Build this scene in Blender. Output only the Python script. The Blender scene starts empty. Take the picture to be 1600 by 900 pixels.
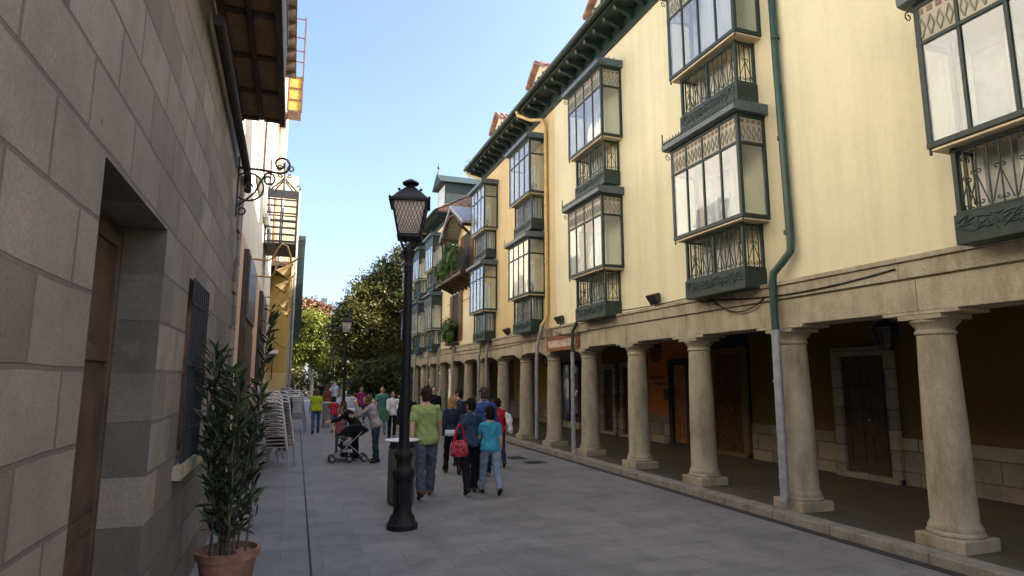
import bpy, math, random
import numpy as np
from mathutils import Vector, Matrix, noise as mnoise
R = math.radians
random.seed(7)
scn = bpy.context.scene
COL = scn.collection
WL = {}

# ---------------------------------------------------------------- mesh builder
class MB:
    def __init__(s):
        s.v = []; s.f = []; s.m = []
    def face(s, pts, m=0):
        b = len(s.v); s.v += [tuple(p) for p in pts]
        s.f.append(tuple(range(b, b + len(pts)))); s.m.append(m)
    def box(s, x0, x1, y0, y1, z0, z1, m=0):
        if x0 > x1: x0, x1 = x1, x0
        if y0 > y1: y0, y1 = y1, y0
        if z0 > z1: z0, z1 = z1, z0
        b = len(s.v)
        s.v += [(x0,y0,z0),(x1,y0,z0),(x1,y1,z0),(x0,y1,z0),(x0,y0,z1),(x1,y0,z1),(x1,y1,z1),(x0,y1,z1)]
        for q in ((0,3,2,1),(4,5,6,7),(0,1,5,4),(1,2,6,5),(2,3,7,6),(3,0,4,7)):
            s.f.append(tuple(b+i for i in q)); s.m.append(m)
        return s
    def bar(s, p, q, w, h=None, m=0):
        p = Vector(p); q = Vector(q); h = h or w
        d = (q-p).normalized()
        a = Vector((0,0,1)) if abs(d.z) < .95 else Vector((0,1,0))
        u = d.cross(a).normalized(); t = u.cross(d).normalized()
        b = len(s.v)
        for c in (p, q):
            for (i, j) in ((-1,-1),(1,-1),(1,1),(-1,1)):
                s.v.append(tuple(c + u*(i*w/2) + t*(j*h/2)))
        for qd in ((0,1,2,3),(7,6,5,4),(0,4,5,1),(1,5,6,2),(2,6,7,3),(3,7,4,0)):
            s.f.append(tuple(b+i for i in qd)); s.m.append(m)
        return s
    def loft(s, rings, m=0, caps=True):
        """rings: list of equal-length point lists"""
        b = len(s.v); n = len(rings[0])
        for r in rings: s.v += [tuple(p) for p in r]
        for i in range(len(rings)-1):
            for k in range(n):
                a = b+i*n+k; c = b+i*n+(k+1) % n
                s.f.append((a, c, c+n, a+n)); s.m.append(m)
        if caps:
            s.f.append(tuple(b+k for k in reversed(range(n)))); s.m.append(m)
            s.f.append(tuple(b+(len(rings)-1)*n+k for k in range(n))); s.m.append(m)
        return s
    def tube(s, pts, r, n=8, m=0, caps=True):
        pts = [Vector(p) for p in pts]
        rs = r if isinstance(r, (list, tuple)) else [r]*len(pts)
        rings = []; u = None
        for i, p in enumerate(pts):
            d = (pts[min(i+1, len(pts)-1)] - pts[max(i-1, 0)]).normalized()
            if u is None:
                a = Vector((0,0,1)) if abs(d.z) < .9 else Vector((1,0,0))
                u = d.cross(a).normalized()
            else:
                u = (u - d*u.dot(d)).normalized()
            w = d.cross(u)
            rings.append([p + (u*math.cos(2*math.pi*k/n) + w*math.sin(2*math.pi*k/n))*rs[i] for k in range(n)])
        return s.loft(rings, m, caps)
    def lathe(s, prof, cx=0, cy=0, n=20, m=0, caps=True, rot=0):
        rings = [[(cx+r*math.cos(2*math.pi*k/n+rot), cy+r*math.sin(2*math.pi*k/n+rot), z) for k in range(n)] for r, z in prof]
        return s.loft(rings, m, caps)
    def ball(s, c, rx, ry=None, rz=None, n=12, k=8, m=0, rot=None):
        ry = ry or rx; rz = rz or rx; c = Vector(c)
        rings = []
        for i in range(k+1):
            a = math.pi*(i/k) ; a = max(.12, min(math.pi-.12, a))
            ring = []
            for j in range(n):
                t = 2*math.pi*j/n
                p = Vector((rx*math.sin(a)*math.cos(t), ry*math.sin(a)*math.sin(t), -rz*math.cos(a)))
                if rot: p = rot @ p
                ring.append(c+p)
            rings.append(ring)
        return s.loft(rings, m)
    def extrude(s, poly, fn, d0, d1, m=0):
        """poly 2d ccw, fn(u,v,d)->xyz"""
        n = len(poly); b = len(s.v)
        s.v += [tuple(fn(u, v, d0)) for u, v in poly] + [tuple(fn(u, v, d1)) for u, v in poly]
        s.f.append(tuple(b+i for i in reversed(range(n)))); s.m.append(m)
        s.f.append(tuple(b+n+i for i in range(n))); s.m.append(m)
        for i in range(n):
            j = (i+1) % n
            s.f.append((b+i, b+j, b+n+j, b+n+i)); s.m.append(m)
        return s
    def build(s, name, mats, parent=None, smooth=False, bevel=0, off=None):
        me = bpy.data.meshes.new(name)
        o = Vector(off) if off is not None else (WL[parent] if parent is not None else Vector((0,0,0)))
        me.from_pydata([(x-o.x, y-o.y, z-o.z) for x, y, z in s.v], [], s.f)
        if not isinstance(mats, (list, tuple)): mats = [mats]
        for mm in mats: me.materials.append(mm)
        if len(mats) > 1: me.polygons.foreach_set('material_index', s.m)
        if smooth:
            me.polygons.foreach_set('use_smooth', [True]*len(me.polygons))
            me.set_sharp_from_angle(angle=R(40))
        me.update()
        ob = bpy.data.objects.new(name, me); COL.objects.link(ob)
        if parent is not None: ob.parent = parent; WL[ob] = o
        else: WL[ob] = o; ob.location = o
        if bevel:
            bm = ob.modifiers.new('bevel', 'BEVEL'); bm.width = bevel; bm.segments = 2; bm.limit_method = 'ANGLE'; bm.angle_limit = R(40)
        return ob

def tag(o, label, cat, group=None):
    o['label'] = label; o['category'] = cat
    if group: o['group'] = group
    return o
def thing(name, label, cat, loc=(0,0,0), group=None):
    o = bpy.data.objects.new(name, None); COL.objects.link(o)
    o.location = loc; WL[o] = Vector(loc); o.empty_display_size = .1
    return tag(o, label, cat, group)
def kind(o, k):
    o['kind'] = k; return o
def copy_tree(o, parent=None, delta=None):
    c = o.copy(); COL.objects.link(c)
    if parent is not None:
        c.parent = parent; c.matrix_parent_inverse.identity()
    for ch in list(o.children): copy_tree(ch, c)
    return c
def copy_part(o, parent, delta):
    """copy of a part (and its sub-parts), shifted by delta in the world, under another thing"""
    c = copy_tree(o, parent)
    c.location = Vector(o.location) + (WL[o.parent] - WL[parent]) + Vector(delta)
    return c
def copy_thing(o, loc, rz=0, label=None, scale=None):
    c = copy_tree(o); c.location = loc; c.rotation_euler = (0,0,rz)
    if scale: c.scale = (scale,)*3
    if label: c['label'] = label
    return c

# ---------------------------------------------------------------- materials
MATS = {}
class NT:
    def __init__(s, name):
        m = bpy.data.materials.new(name); m.use_nodes = True
        s.m = m; s.t = m.node_tree; s.n = s.t.nodes; s.l = s.t.links
        s.bsdf = s.n['Principled BSDF']; s.out = s.n['Material Output']
    def node(s, typ, **kw):
        n = s.n.new(typ)
        for k, v in kw.items(): setattr(n, k, v)
        return n
    def link(s, a, b): s.l.new(a, b)
    def coords(s, kind='Object', scale=(1,1,1), rot=(0,0,0)):
        tc = s.node('ShaderNodeTexCoord'); mp = s.node('ShaderNodeMapping')
        mp.inputs['Scale'].default_value = scale; mp.inputs['Rotation'].default_value = rot
        s.link(tc.outputs[kind], mp.inputs['Vector']); return mp.outputs[0]
    def noise(s, vec, scale, detail=4, rough=.55):
        n = s.node('ShaderNodeTexNoise'); n.inputs['Scale'].default_value = scale
        n.inputs['Detail'].default_value = detail; n.inputs['Roughness'].default_value = rough
        s.link(vec, n.inputs['Vector']); return n.outputs['Fac']
    def ramp(s, fac, stops):
        r = s.node('ShaderNodeValToRGB'); e = r.color_ramp.elements
        while len(e) < len(stops): e.new(.5)
        for el, (p, c) in zip(e, stops):
            el.position = p; el.color = (c[0], c[1], c[2], 1) if not isinstance(c, (int, float)) else (c, c, c, 1)
        s.link(fac, r.inputs[0]); return r.outputs[0]
    def mix(s, fac, a, b, mode='MIX'):
        n = s.node('ShaderNodeMix', data_type='RGBA', blend_type=mode)
        for sock, val in ((n.inputs[0], fac), (n.inputs[6], a), (n.inputs[7], b)):
            if hasattr(val, 'is_output'): s.link(val, sock)
            elif isinstance(val, (int, float)) and sock.type != 'RGBA': sock.default_value = val
            elif isinstance(val, (int, float)): sock.default_value = (val, val, val, 1)
            else: sock.default_value = (val[0], val[1], val[2], 1)
        return n.outputs[2]
    def bump(s, height, strength=.3, dist=.02):
        b = s.node('ShaderNodeBump'); b.inputs['Strength'].default_value = strength; b.inputs['Distance'].default_value = dist
        s.link(height, b.inputs['Height']); s.link(b.outputs[0], s.bsdf.inputs['Normal'])
    def fin(s, col=None, rough=.7, metal=0, spec=None):
        if col is not None:
            if hasattr(col, 'is_output'): s.link(col, s.bsdf.inputs['Base Color'])
            else: s.bsdf.inputs['Base Color'].default_value = (col[0], col[1], col[2], 1)
        if hasattr(rough, 'is_output'): s.link(rough, s.bsdf.inputs['Roughness'])
        else: s.bsdf.inputs['Roughness'].default_value = rough
        s.bsdf.inputs['Metallic'].default_value = metal
        if spec is not None: s.bsdf.inputs['Specular IOR Level'].default_value = spec
        return s.m
def mul(c, k): return tuple(min(1, x*k) for x in c)

def plain(name, col, rough=.6, var=.25, scale=6, metal=0, bump=0, bscale=40, spec=None):
    t = NT(name); v = t.coords()
    c = t.ramp(t.noise(v, scale, 5), [(.3, mul(col, 1-var)), (.7, mul(col, 1+var))])
    if bump: t.bump(t.noise(v, bscale, 3), bump, .01)
    return t.fin(c, rough, metal, spec)
def plaster(name, col, stain=.22):
    t = NT(name); v = t.coords()
    big = t.noise(v, .45, 5, .6)
    c = t.ramp(big, [(.3, mul(col, 1-stain*.55)), (.68, mul(col, 1.04))])
    streak = t.noise(t.coords(scale=(2.2, 2.2, .13)), 1.3, 6, .65)
    c = t.mix(t.ramp(streak, [(.44, 0), (.74, stain*1.5)]), c, mul((col[0]*.62, col[1]*.55, col[2]*.5), 1))
    fine = t.noise(v, 22, 4)
    c = t.mix(.18, c, t.ramp(fine, [(.3, mul(col, .8)), (.7, mul(col, 1.1))]))
    t.bump(t.noise(v, 14, 6, .65), .22, .012)
    return t.fin(c, .88, spec=.2)
def granite(name, col, dirt=True, scale=1):
    t = NT(name); v0 = t.coords(); oi = t.node('ShaderNodeObjectInfo')
    va = t.node('ShaderNodeVectorMath', operation='MULTIPLY_ADD'); cb = t.node('ShaderNodeCombineXYZ')
    for i in range(3): t.link(oi.outputs['Random'], cb.inputs[i])
    t.link(cb.outputs[0], va.inputs[0]); va.inputs[1].default_value = (37, 53, 19); t.link(v0, va.inputs[2]); v = va.outputs[0]
    a = t.noise(v, 3.2*scale, 6, .65)
    c = t.ramp(a, [(.28, mul(col, .68)), (.5, col), (.72, mul(col, 1.2))])
    sp = t.noise(v, 95*scale, 2, .7)
    c = t.mix(.5, c, t.ramp(sp, [(.35, mul(col, .5)), (.5, col), (.66, mul(col, 1.4))]))
    if dirt:
        sc = t.node('ShaderNodeVectorMath', operation='MULTIPLY'); t.link(v, sc.inputs[0]); sc.inputs[1].default_value = (1.6, 1.6, .55)
        st = t.noise(sc.outputs[0], 2.3, 6, .7)
        c = t.mix(t.ramp(st, [(.46, 0), (.70, .78)]), c, mul((col[0]*.45, col[1]*.4, col[2]*.33), 1))
    t.bump(sp, .25, .006)
    return t.fin(c, .85, spec=.25)
def blocks(name, col, mortar, axis, bw, bh, msize=.012, offs=.5, var=.25, bump=.6, rough=.85, freq=2, grime=0):
    """coursed stone / paving: brick texture laid in the axis plane"""
    t = NT(name); tc = t.node('ShaderNodeTexCoord'); sx = t.node('ShaderNodeSeparateXYZ'); cx = t.node('ShaderNodeCombineXYZ')
    t.link(tc.outputs['Object'], sx.inputs[0])
    t.link(sx.outputs[axis[0]], cx.inputs[0]); t.link(sx.outputs[axis[1]], cx.inputs[1])
    wob = t.node('ShaderNodeTexNoise'); wob.inputs['Scale'].default_value = 1.7; t.link(tc.outputs['Object'], wob.inputs['Vector'])
    ad = t.node('ShaderNodeVectorMath', operation='MULTIPLY_ADD'); t.link(wob.outputs['Color'], ad.inputs[0]); ad.inputs[1].default_value = (.035,)*3; t.link(cx.outputs[0], ad.inputs[2])
    b = t.node('ShaderNodeTexBrick'); t.link(ad.outputs[0], b.inputs['Vector'])
    b.offset = offs; b.offset_frequency = freq; b.squash = 1
    b.inputs['Scale'].default_value = 1; b.inputs['Mortar Size'].default_value = msize; b.inputs['Mortar Smooth'].default_value = .25
    b.inputs['Brick Width'].default_value = bw; b.inputs['Row Height'].default_value = bh; b.inputs['Bias'].default_value = 0
    b.inputs['Color1'].default_value = (*mul(col, 1-var), 1); b.inputs['Color2'].default_value = (*mul(col, 1+var), 1); b.inputs['Mortar'].default_value = (*mortar, 1)
    n1 = t.noise(tc.outputs['Object'], 2.1, 7, .68); n2 = t.noise(tc.outputs['Object'], 60, 3, .6)
    c = t.mix(1, b.outputs['Color'], t.ramp(n1, [(.28, .62), (.5, .95), (.75, 1.15)]), 'MULTIPLY')
    c = t.mix(1, c, t.ramp(n2, [(.3, .78), (.7, 1.15)]), 'MULTIPLY')
    if grime:
        n3 = t.noise(tc.outputs['Object'], .55, 8, .72); c = t.mix(t.ramp(n3, [(.45, 0), (.66, grime)]), c, mul(col, .45))
        vo = t.node('ShaderNodeTexVoronoi'); vo.inputs['Scale'].default_value = 3.1; t.link(tc.outputs['Object'], vo.inputs['Vector'])
        c = t.mix(t.ramp(vo.outputs['Distance'], [(.035, grime*1.4), (.06, 0)]), c, mul(col, .35))
    h = t.mix(.35, t.ramp(b.outputs['Fac'], [(0, 1), (1, 0)]), n1)
    t.bump(h, bump, .012)
    return t.fin(c, t.ramp(n1, [(.3, rough-.12), (.7, rough)]), spec=.3)
def glass(name, tint=(.93,.96,.95), boost=1.25, add=.04, milk=0, milkcol=(.80,.80,.80)):
    t = NT(name); t.n.remove(t.bsdf)
    tr = t.node('ShaderNodeBsdfTransparent'); tr.inputs[0].default_value = (*tint, 1)
    gl = t.node('ShaderNodeBsdfGlossy'); gl.inputs['Roughness'].default_value = .015; gl.inputs['Color'].default_value = (.95,.97,1,1)
    bmp = t.node('ShaderNodeBump'); bmp.inputs['Strength'].default_value = .06; bmp.inputs['Distance'].default_value = .05
    t.link(t.noise(t.coords(), 2.3, 2), bmp.inputs['Height']); t.link(bmp.outputs[0], gl.inputs['Normal'])
    fr = t.node('ShaderNodeFresnel'); ge = t.node('ShaderNodeNewGeometry'); e_ = t.node('ShaderNodeMath', operation='MULTIPLY_ADD'); e_.inputs[1].default_value = -2; e_.inputs[2].default_value = 1; t.link(ge.outputs['Backfacing'], e_.inputs[0]); pw = t.node('ShaderNodeMath', operation='POWER'); pw.inputs[0].default_value = 1.5; t.link(e_.outputs[0], pw.inputs[1]); t.link(pw.outputs[0], fr.inputs['IOR'])
    ma = t.node('ShaderNodeMath', operation='MULTIPLY_ADD', use_clamp=True); ma.inputs[1].default_value = boost; ma.inputs[2].default_value = add
    t.link(fr.outputs[0], ma.inputs[0])
    mx = t.node('ShaderNodeMixShader'); t.link(ma.outputs[0], mx.inputs[0]); t.link(tr.outputs[0], mx.inputs[1]); t.link(gl.outputs[0], mx.inputs[2])
    if milk:
        df = t.node('ShaderNodeBsdfDiffuse'); df.inputs[0].default_value = (*milkcol, 1); m2 = t.node('ShaderNodeMixShader')
        t.link(t.ramp(t.noise(t.coords(scale=(1,1,.6)), 1.6, 4), [(.35, milk*.75), (.65, milk*1.2)]), m2.inputs[0]); t.link(mx.outputs[0], m2.inputs[1]); t.link(df.outputs[0], m2.inputs[2]); mx = m2
    t.link(mx.outputs[0], t.out.inputs['Surface']); return t.m
def foliage(name, dark, light, cs=.6, trans=.25, rough=.5):
    t = NT(name); g = t.node('ShaderNodeNewGeometry')
    big = t.noise(t.coords(), cs, 3)
    sm = t.mix(.42, big, g.outputs['Random Per Island'])
    c = t.ramp(sm, [(.22, dark), (.75, light)])
    t.fin(c, rough, spec=.3)
    tl = t.node('ShaderNodeBsdfTranslucent'); t.link(c, tl.inputs[0])
    mx = t.node('ShaderNodeMixShader'); mx.inputs[0].default_value = trans
    t.link(t.bsdf.outputs[0], mx.inputs[1]); t.link(tl.outputs[0], mx.inputs[2]); t.link(mx.outputs[0], t.out.inputs['Surface']); return t.m

CREAM = plaster('cream plaster', (.81,.74,.50), .28); OCHRE = plaster('ochre plaster', (.71,.555,.30), .26); PALE = plaster('pale plaster', (.76,.66,.46)); PINK = plaster('pink plaster', (.60,.43,.31), .3)
YELLOW = plaster('yellow plaster', (.50,.35,.10), .3); SUNLITP = plaster('sunlit white plaster', (.70,.66,.56)); ORANGE = plaster('orange plaster', (.55,.19,.055), .3); UMBER = plaster('umber plaster', (.17,.115,.045), .3)
GRAN = granite('column granite', (.36,.31,.225)); BEAM = granite('beam granite', (.41,.355,.255), True, .8)
ASHLAR = blocks('stone ashlar', (.19,.163,.138), (.12,.102,.085), (1,2), .66, .31, .011, var=.36, bump=1.0, grime=.5)
WAINS = blocks('wainscot stone', (.33,.28,.21), (.16,.13,.1), (1,2), .8, .33, .012)
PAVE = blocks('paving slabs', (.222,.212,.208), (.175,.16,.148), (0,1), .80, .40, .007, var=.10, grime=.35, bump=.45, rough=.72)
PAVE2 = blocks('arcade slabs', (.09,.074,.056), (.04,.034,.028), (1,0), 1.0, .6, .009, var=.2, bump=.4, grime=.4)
KERB = granite('kerb granite', (.26,.235,.2)); DARKSLOT = plain('gutter channel', (.03,.024,.021), .9, .3, 9)
IRON = plain('green painted iron', (.014,.031,.026), .5, .35, 9); IRON2 = plain('black wrought iron', (.018,.019,.022), .45, .3, 12)
LAMPM = plain('lamp iron', (.010,.009,.011), .55, .35, 15, bump=.12, bscale=60, spec=.3)
PIPEG = plain('green pipe paint', (.02,.055,.045), .4, .3, 5); PIPEZ = plain('zinc pipe', (.30,.30,.31), .45, .22, 9, .2); PIPEY = plain('yellow pipe paint', (.62,.43,.17), .5, .2, 5)
RUST = plain('rusty steel', (.24,.085,.03), .8, .55, 9, bump=.3); FLAKE = plain('flaking white paint', (.46,.36,.27), .75, .5, 7)
GLASS = glass('window glass', milk=.07, boost=.9); GLASSF = glass('sky pale net glass', milk=.22, boost=1.1, milkcol=(.66,.68,.76)); GLASSD = glass('shop glass', (.7,.72,.7), 1.1, .03)  # lavender milk paints pale sky reflection, with net curtain, into the front panes
FROST = plain('frosted glass', (.40,.355,.275), .35, .18, 6); LEAFP = plain('leaf ornament', (.19,.20,.145), .5, .25, 10); REDORN = plain('red ornament', (.19,.13,.11), .5, .25, 10)
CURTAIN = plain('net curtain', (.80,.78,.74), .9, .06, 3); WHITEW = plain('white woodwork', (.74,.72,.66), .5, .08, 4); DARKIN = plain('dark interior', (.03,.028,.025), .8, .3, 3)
WOODD = plain('dark timber', (.055,.032,.02), .65, .4, 5, bump=.3, bscale=30); WOODB = plain('brown timber', (.15,.075,.04), .6, .35, 5, bump=.3); WOODO = plain('orange timber', (.30,.12,.04), .5, .35, 5)
SOFFITP = plain('soffit panel', (.26,.16,.085), .8, .25, 4); CREAMS = plain('soffit paint', (.62,.52,.34), .7, .2, 4)
TILE = plain('terracotta tile', (.30,.185,.125), .8, .5, 5, bump=.3); SLATE = blocks('slate roof', (.15,.16,.185), (.07,.07,.08), (1,2), .3, .17, .01, var=.3, bump=.5, rough=.55)
LEADG = plain('green slate cladding', (.014,.027,.025), .6, .3, 4)
BRASS = plain('aged brass', (.42,.27,.10), .38, .35, 12, .85); ALU = plain('aluminium tube', (.46,.45,.45), .4, .2, 9, .85); RATTAN = plain('brown rattan', (.22,.13,.075), .7, .35, 30, bump=.4, bscale=120)
LAMPG = plain('lantern frosted glass', (.74,.62,.55), .45, .12, 3); WHITEE = plain('white enamel', (.72,.73,.75), .3, .08, 6); BINM = plain('bin steel', (.11,.092,.078), .55, .25, 9, .2)
RUBBER = plain('black rubber', (.02,.02,.02), .7, .2, 9); TERRA = plain('terracotta pot', (.24,.12,.075), .85, .5, 6, bump=.3); SOIL = plain('soil', (.05,.035,.025), .95, .3, 20)
PAPER = plain('white paper', (.66,.66,.62), .8, .05, 4); INK = plain('dark ink', (.05,.05,.055), .7, .1, 4); CABLE = plain('black cable', (.02,.018,.018), .6, .2, 6)
BOLL = granite('bollard stone', (.30,.27,.225))
L_OLE = foliage('oleander leaves', (.010,.022,.009), (.055,.085,.030), 3, .15); L_BALC = foliage('balcony leaves', (.022,.06,.014), (.12,.21,.045), 4, .25)
L_BIG = foliage('plane tree leaves', (.042,.048,.013), (.185,.172,.048), .5, .32); L_YEL = foliage('lime tree leaves', (.10,.115,.018), (.26,.27,.045), .5, .35); L_RED = foliage('autumn leaves', (.14,.075,.035), (.27,.155,.075), .3, .25)
L_OLV = foliage('olive leaves', (.03,.04,.014), (.10,.115,.04), .9, .2); BARK = plain('bark', (.09,.07,.05), .9, .4, 5, bump=.6, bscale=18); BARKL = plain('pale bark', (.28,.23,.16), .9, .3, 5, bump=.4)
# ================================================================ SETTING
g = MB(); g.face([(-400,-60,-.02),(400,-60,-.02),(400,900,-.02),(-400,900,-.02)])
kind(g.build('ground', plain('park soil', (.10,.085,.06), .95, .35, .3)), 'structure')
g = MB(); g.face([(-1.0,-8,0),(5.84,-8,0),(5.84,62,0),(-1.0,62,0)]); kind(g.build('street_paving', PAVE), 'structure')
g = MB(); g.face([(-.62,-8,.004),(.17,-8,.004),(.36,40,.004),(-.62,40,.004)])
g = MB(); g.face([(.155,-8,.004),(.175,-8,.004),(.40,24,.004),(.38,24,.004)]); kind(g.build('paving_joint', DARKSLOT), 'structure')
g = MB(); g.box(5.84, 5.97, -8, 36.4, -.01, .006); kind(g.build('gutter_channel', DARKSLOT), 'structure')
g = MB()
yy = -8.0
while yy < 36:
    L = random.uniform(.85, 1.25); g.box(5.97, 6.21, yy+.004, min(36.2, yy+L)-.004, -.02, .108); yy += L
kind(g.build('kerb', KERB, bevel=.012), 'structure')
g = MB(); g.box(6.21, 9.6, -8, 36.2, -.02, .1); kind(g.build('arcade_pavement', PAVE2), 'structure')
def cover(x0, x1, y0, y1, label):
    d = thing('drain_cover', label, 'drain cover', ((x0+x1)/2, (y0+y1)/2, 0))
    f = MB()
    for a in ((x0, x1, y0, y0+.05), (x0, x1, y1-.05, y1), (x0, x0+.05, y0+.05, y1-.05), (x1-.05, x1, y0+.05, y1-.05)): f.box(*a, .002, .011)
    f.build('frame', IRON2, d)
    p = MB(); p.box(x0+.05, x1-.05, y0+.05, y1-.05, .001, .007)
    k = x0+.1
    while k < x1-.1: p.box(k, k+.025, y0+.07, y1-.07, .007, .0105); k += .055
    p.build('plate', DARKSLOT, d)
cover(.80, 1.46, 14.2, 14.75, 'dark rectangular iron drain cover in paving in front of pushchair')
cover(4.75, 5.15, 13.3, 13.75, 'small dark iron cover in paving near the arcade gutter, further one')
cover(4.85, 5.3, 12.5, 12.85, 'small dark iron cover in paving near the arcade gutter, nearer one')

# ================================================================ RIGHT SIDE: ARCADED HOUSES
XF = 6.35
def spiral(cx, cz, r, t0, turns, fn, n=9, sgn=1, shrink=.35):
    pts = []
    for i in range(n):
        a = t0 + sgn*turns*2*math.pi*i/(n-1); rr = r*(1-(1-shrink)*i/(n-1))
        pts.append(fn(cx+rr*math.cos(a), cz+rr*math.sin(a)))
    return pts
def make_bay(parent, style, y0=6.71, y1=8.36, curtain=None):
    """glazed iron bay window over a railed basket, built at ground-floor-gallery height"""
    xf, xw = 5.85, XF
    fr = MB()
    p = .045
    zt = 5.15; zb = 4.06; ztop = 5.6
    ys = [y0 + (y1-y0)*k/4 for k in range(5)]
    for k, y in enumerate(ys):
        w = .055 if k in (0, 4) else .032
        yy = min(max(y, y0+w/2), y1-w/2)
        fr.box(xf, xf+w, yy-w/2, yy+w/2, zb, ztop)
    for y in (y0, y1-.05): fr.box(xw-.05, xw-.002, y, y+.05, zb, ztop)
    e = .0025
    for z, h in ((zb, .06), (zt, .04), (ztop-.05, .05)):
        fr.box(xf-e, xf+.05, y0-e, y1+e, z, z+h)
        for y in (y0-e, y1-.05+e): fr.box(xf+.05, xw-.003, y, y+.05, z+.001, z+h-.001)
    for y in (y0+.01, y1-.03): fr.bar((xf+.02, y+.01, zb), (xf+.02, y+.01, zb-.07), .022)   # corner drops
    # basket corner posts and rails
    bx, by0, by1 = 5.975, y0+.16, y1-.13
    for y in (by0, by1-.045):
        fr.box(bx, bx+.045, y, y+.045, 3.07, zb)
        fr.box(xw-.045, xw-.003, y+.002, y+.043, 3.07, zb)
    fr.box(bx-.004, bx+.05, by0-.004, by1+.004, zb-.075, zb-.045); fr.box(bx-.004, bx+.05, by0-.004, by1+.004, 3.365, 3.39)
    for y in (by0-.003, by1-.04): 
        fr.box(bx+.05, xw-.004, y, y+.043, zb-.074, zb-.046); fr.box(bx+.05, xw-.004, y, y+.043, 3.366, 3.389)
    ym = (by0+by1)/2; fr.box(bx+.005, bx+.045, ym-.018, ym+.018, 3.39, zb-.075)
    bay = fr.build('bay_window', IRON, parent, bevel=.004)
    # soffit of the glass box + floor of the basket
    s = MB(); s.box(xf+.02, xw-.004, y0+.02, y1-.02, zb-.028, zb-.004)
    s.build('soffit', CREAMS, bay, off=WL[parent])
    # cap
    c = MB()
    prof = [(xf-.115, ztop+.02), (xf-.125, ztop+.10), (xf-.05, ztop+.155), (xw-.003, ztop+.165), (xw-.003, ztop+.002), (xf-.04, ztop+.002)]
    c.extrude(prof[::-1], lambda u, v, d: (u, d, v), y0-.085, y1+.085)
    cap = c.build('cornice_cap', plain('slate blue lead', (.075,.105,.115), .4, .25, 6) if 'slate blue lead' not in bpy.data.materials else bpy.data.materials['slate blue lead'], bay, bevel=.008, off=WL[parent])
    if style == 'ornate':
        r_ = MB(); y = y0-.07; r_.bar((xf-.10, y0-.08, ztop+.135), (xf-.10, y1+.08, ztop+.135), .016)
        for yy in (y0-.075, y1+.075): r_.bar((xf-.10, yy, ztop+.145), (xf+.32, yy, ztop+.145), .012)
        while y < y1+.07:
            r_.bar((xf-.10, y, ztop+.12), (xf-.10, y, ztop+.19), .010)
            r_.tube(spiral(y+.035, ztop+.15, .026, math.pi, .8, lambda a, b: (xf-.10, a, b), 6), .006, 4)
            y += .083
        for y in (y0-.075, y1+.075): r_.bar((xf-.10, y, ztop+.1), (xf-.10, y, ztop+.32), .016)
        for x in (xf+.05, xf+.17, xf+.29):
            for y in (y0-.075, y1+.075): r_.bar((x, y, ztop+.14), (x, y, ztop+.21), .010)
        # curly bracket under the cap corners
        for y in (y0-.03, y1+.03): r_.tube(spiral(xf-.03, ztop-.10, .055, math.pi/2, 1.1, lambda a, b: (a, y, b), 9), .008, 4)
        r_.build('cresting', IRON, bay, off=WL[parent])
    else:
        r_ = MB()
        for y in (y0-.07, (y0+y1)/2, y1+.07): r_.bar((xf-.10, y, ztop+.1), (xf-.10, y, ztop+.27), .014)
        r_.build('spike', IRON, bay, off=WL[parent])
    # glazing
    gz = MB()
    for k in range(4): gz.box(xf+.016, xf+.022, ys[k]+.028, ys[k+1]-.028, zb+.06, zt)
    gz.build('front_glazing', GLASSF, bay, off=WL[parent])
    for y in (y0+.022, y1-.028):
        q = MB(); q.box(xf+.055, xw-.052, y, y+.006, zb+.06, zt); 
        if style != 'ornate': q.box(xf+.055, xw-.052, y, y+.006, zt+.04, ztop-.05)
        q.build('side_glazing', GLASS, bay, off=WL[parent])
    tp = MB()
    if style == 'ornate':
        for k in range(4):
            a, b = ys[k]+.02, ys[k+1]-.02
            tp.box(xf+.014, xf+.024, a, b, zt+.04, ztop-.05, 0)
            n = 4
            for j in range(n):
                yc = a+(b-a)*(j+.5)/n
                for sg in (-1, 1):
                    tp.bar((xf+.008, yc, zt+.07), (xf+.008, yc+sg*.034, zt+.17), .010, .012, 1); tp.bar((xf+.008, yc+sg*.034, zt+.17), (xf+.008, yc, zt+.28), .010, .012, 1)
                tp.box(xf+.005, xf+.012, yc-.026, yc+.026, ztop-.125, ztop-.07, 2)
        for y in (y0+.02, y1-.03):
            yo = y-.006 if y < (y0+y1)/2 else y+.016
            tp.box(xf+.055, xw-.052, y, y+.01, zt+.04, ztop-.05, 0)
            for j in range(4):
                xc = xf+.055+(xw-xf-.107)*(j+.5)/4
                for sg in (-1, 1):
                    tp.bar((xc, yo, zt+.07), (xc+sg*.036, yo, zt+.17), .012, .01, 1); tp.bar((xc+sg*.036, yo, zt+.17), (xc, yo, zt+.28), .012, .01, 1)
                tp.box(xc-.028, xc+.028, yo-.003, yo+.003, ztop-.125, ztop-.07, 2)
        tp.build('transom_panel', [FROST, LEAFP, REDORN], bay, off=WL[parent])
    elif style == 'plain':
        for k in range(4): tp.box(xf+.016, xf+.022, ys[k]+.028, ys[k+1]-.028, zt+.04, ztop-.05)
        tp.build('transom_glazing', GLASSF, bay, off=WL[parent])
    else:
        tp.box(xf+.01, xf+.03, y0+.03, y1-.03, zt+.04, ztop-.05)
        for y in (y0+.018, y1-.032): tp.box(xf+.05, xw-.05, y-.003, y+.01, zt+.04, ztop-.05)
        tp.build('transom_panel', IRON, bay, off=WL[parent])
    # lower glazing behind the railing
    lg = MB(); lg.box(bx+.30, bx+.305, by0+.03, by1-.03, 3.3, 3.42) if style == 'ornate' else lg.box(bx+.07, bx+.075, by0+.03, by1-.03, 3.3, zb-.05)
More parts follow.
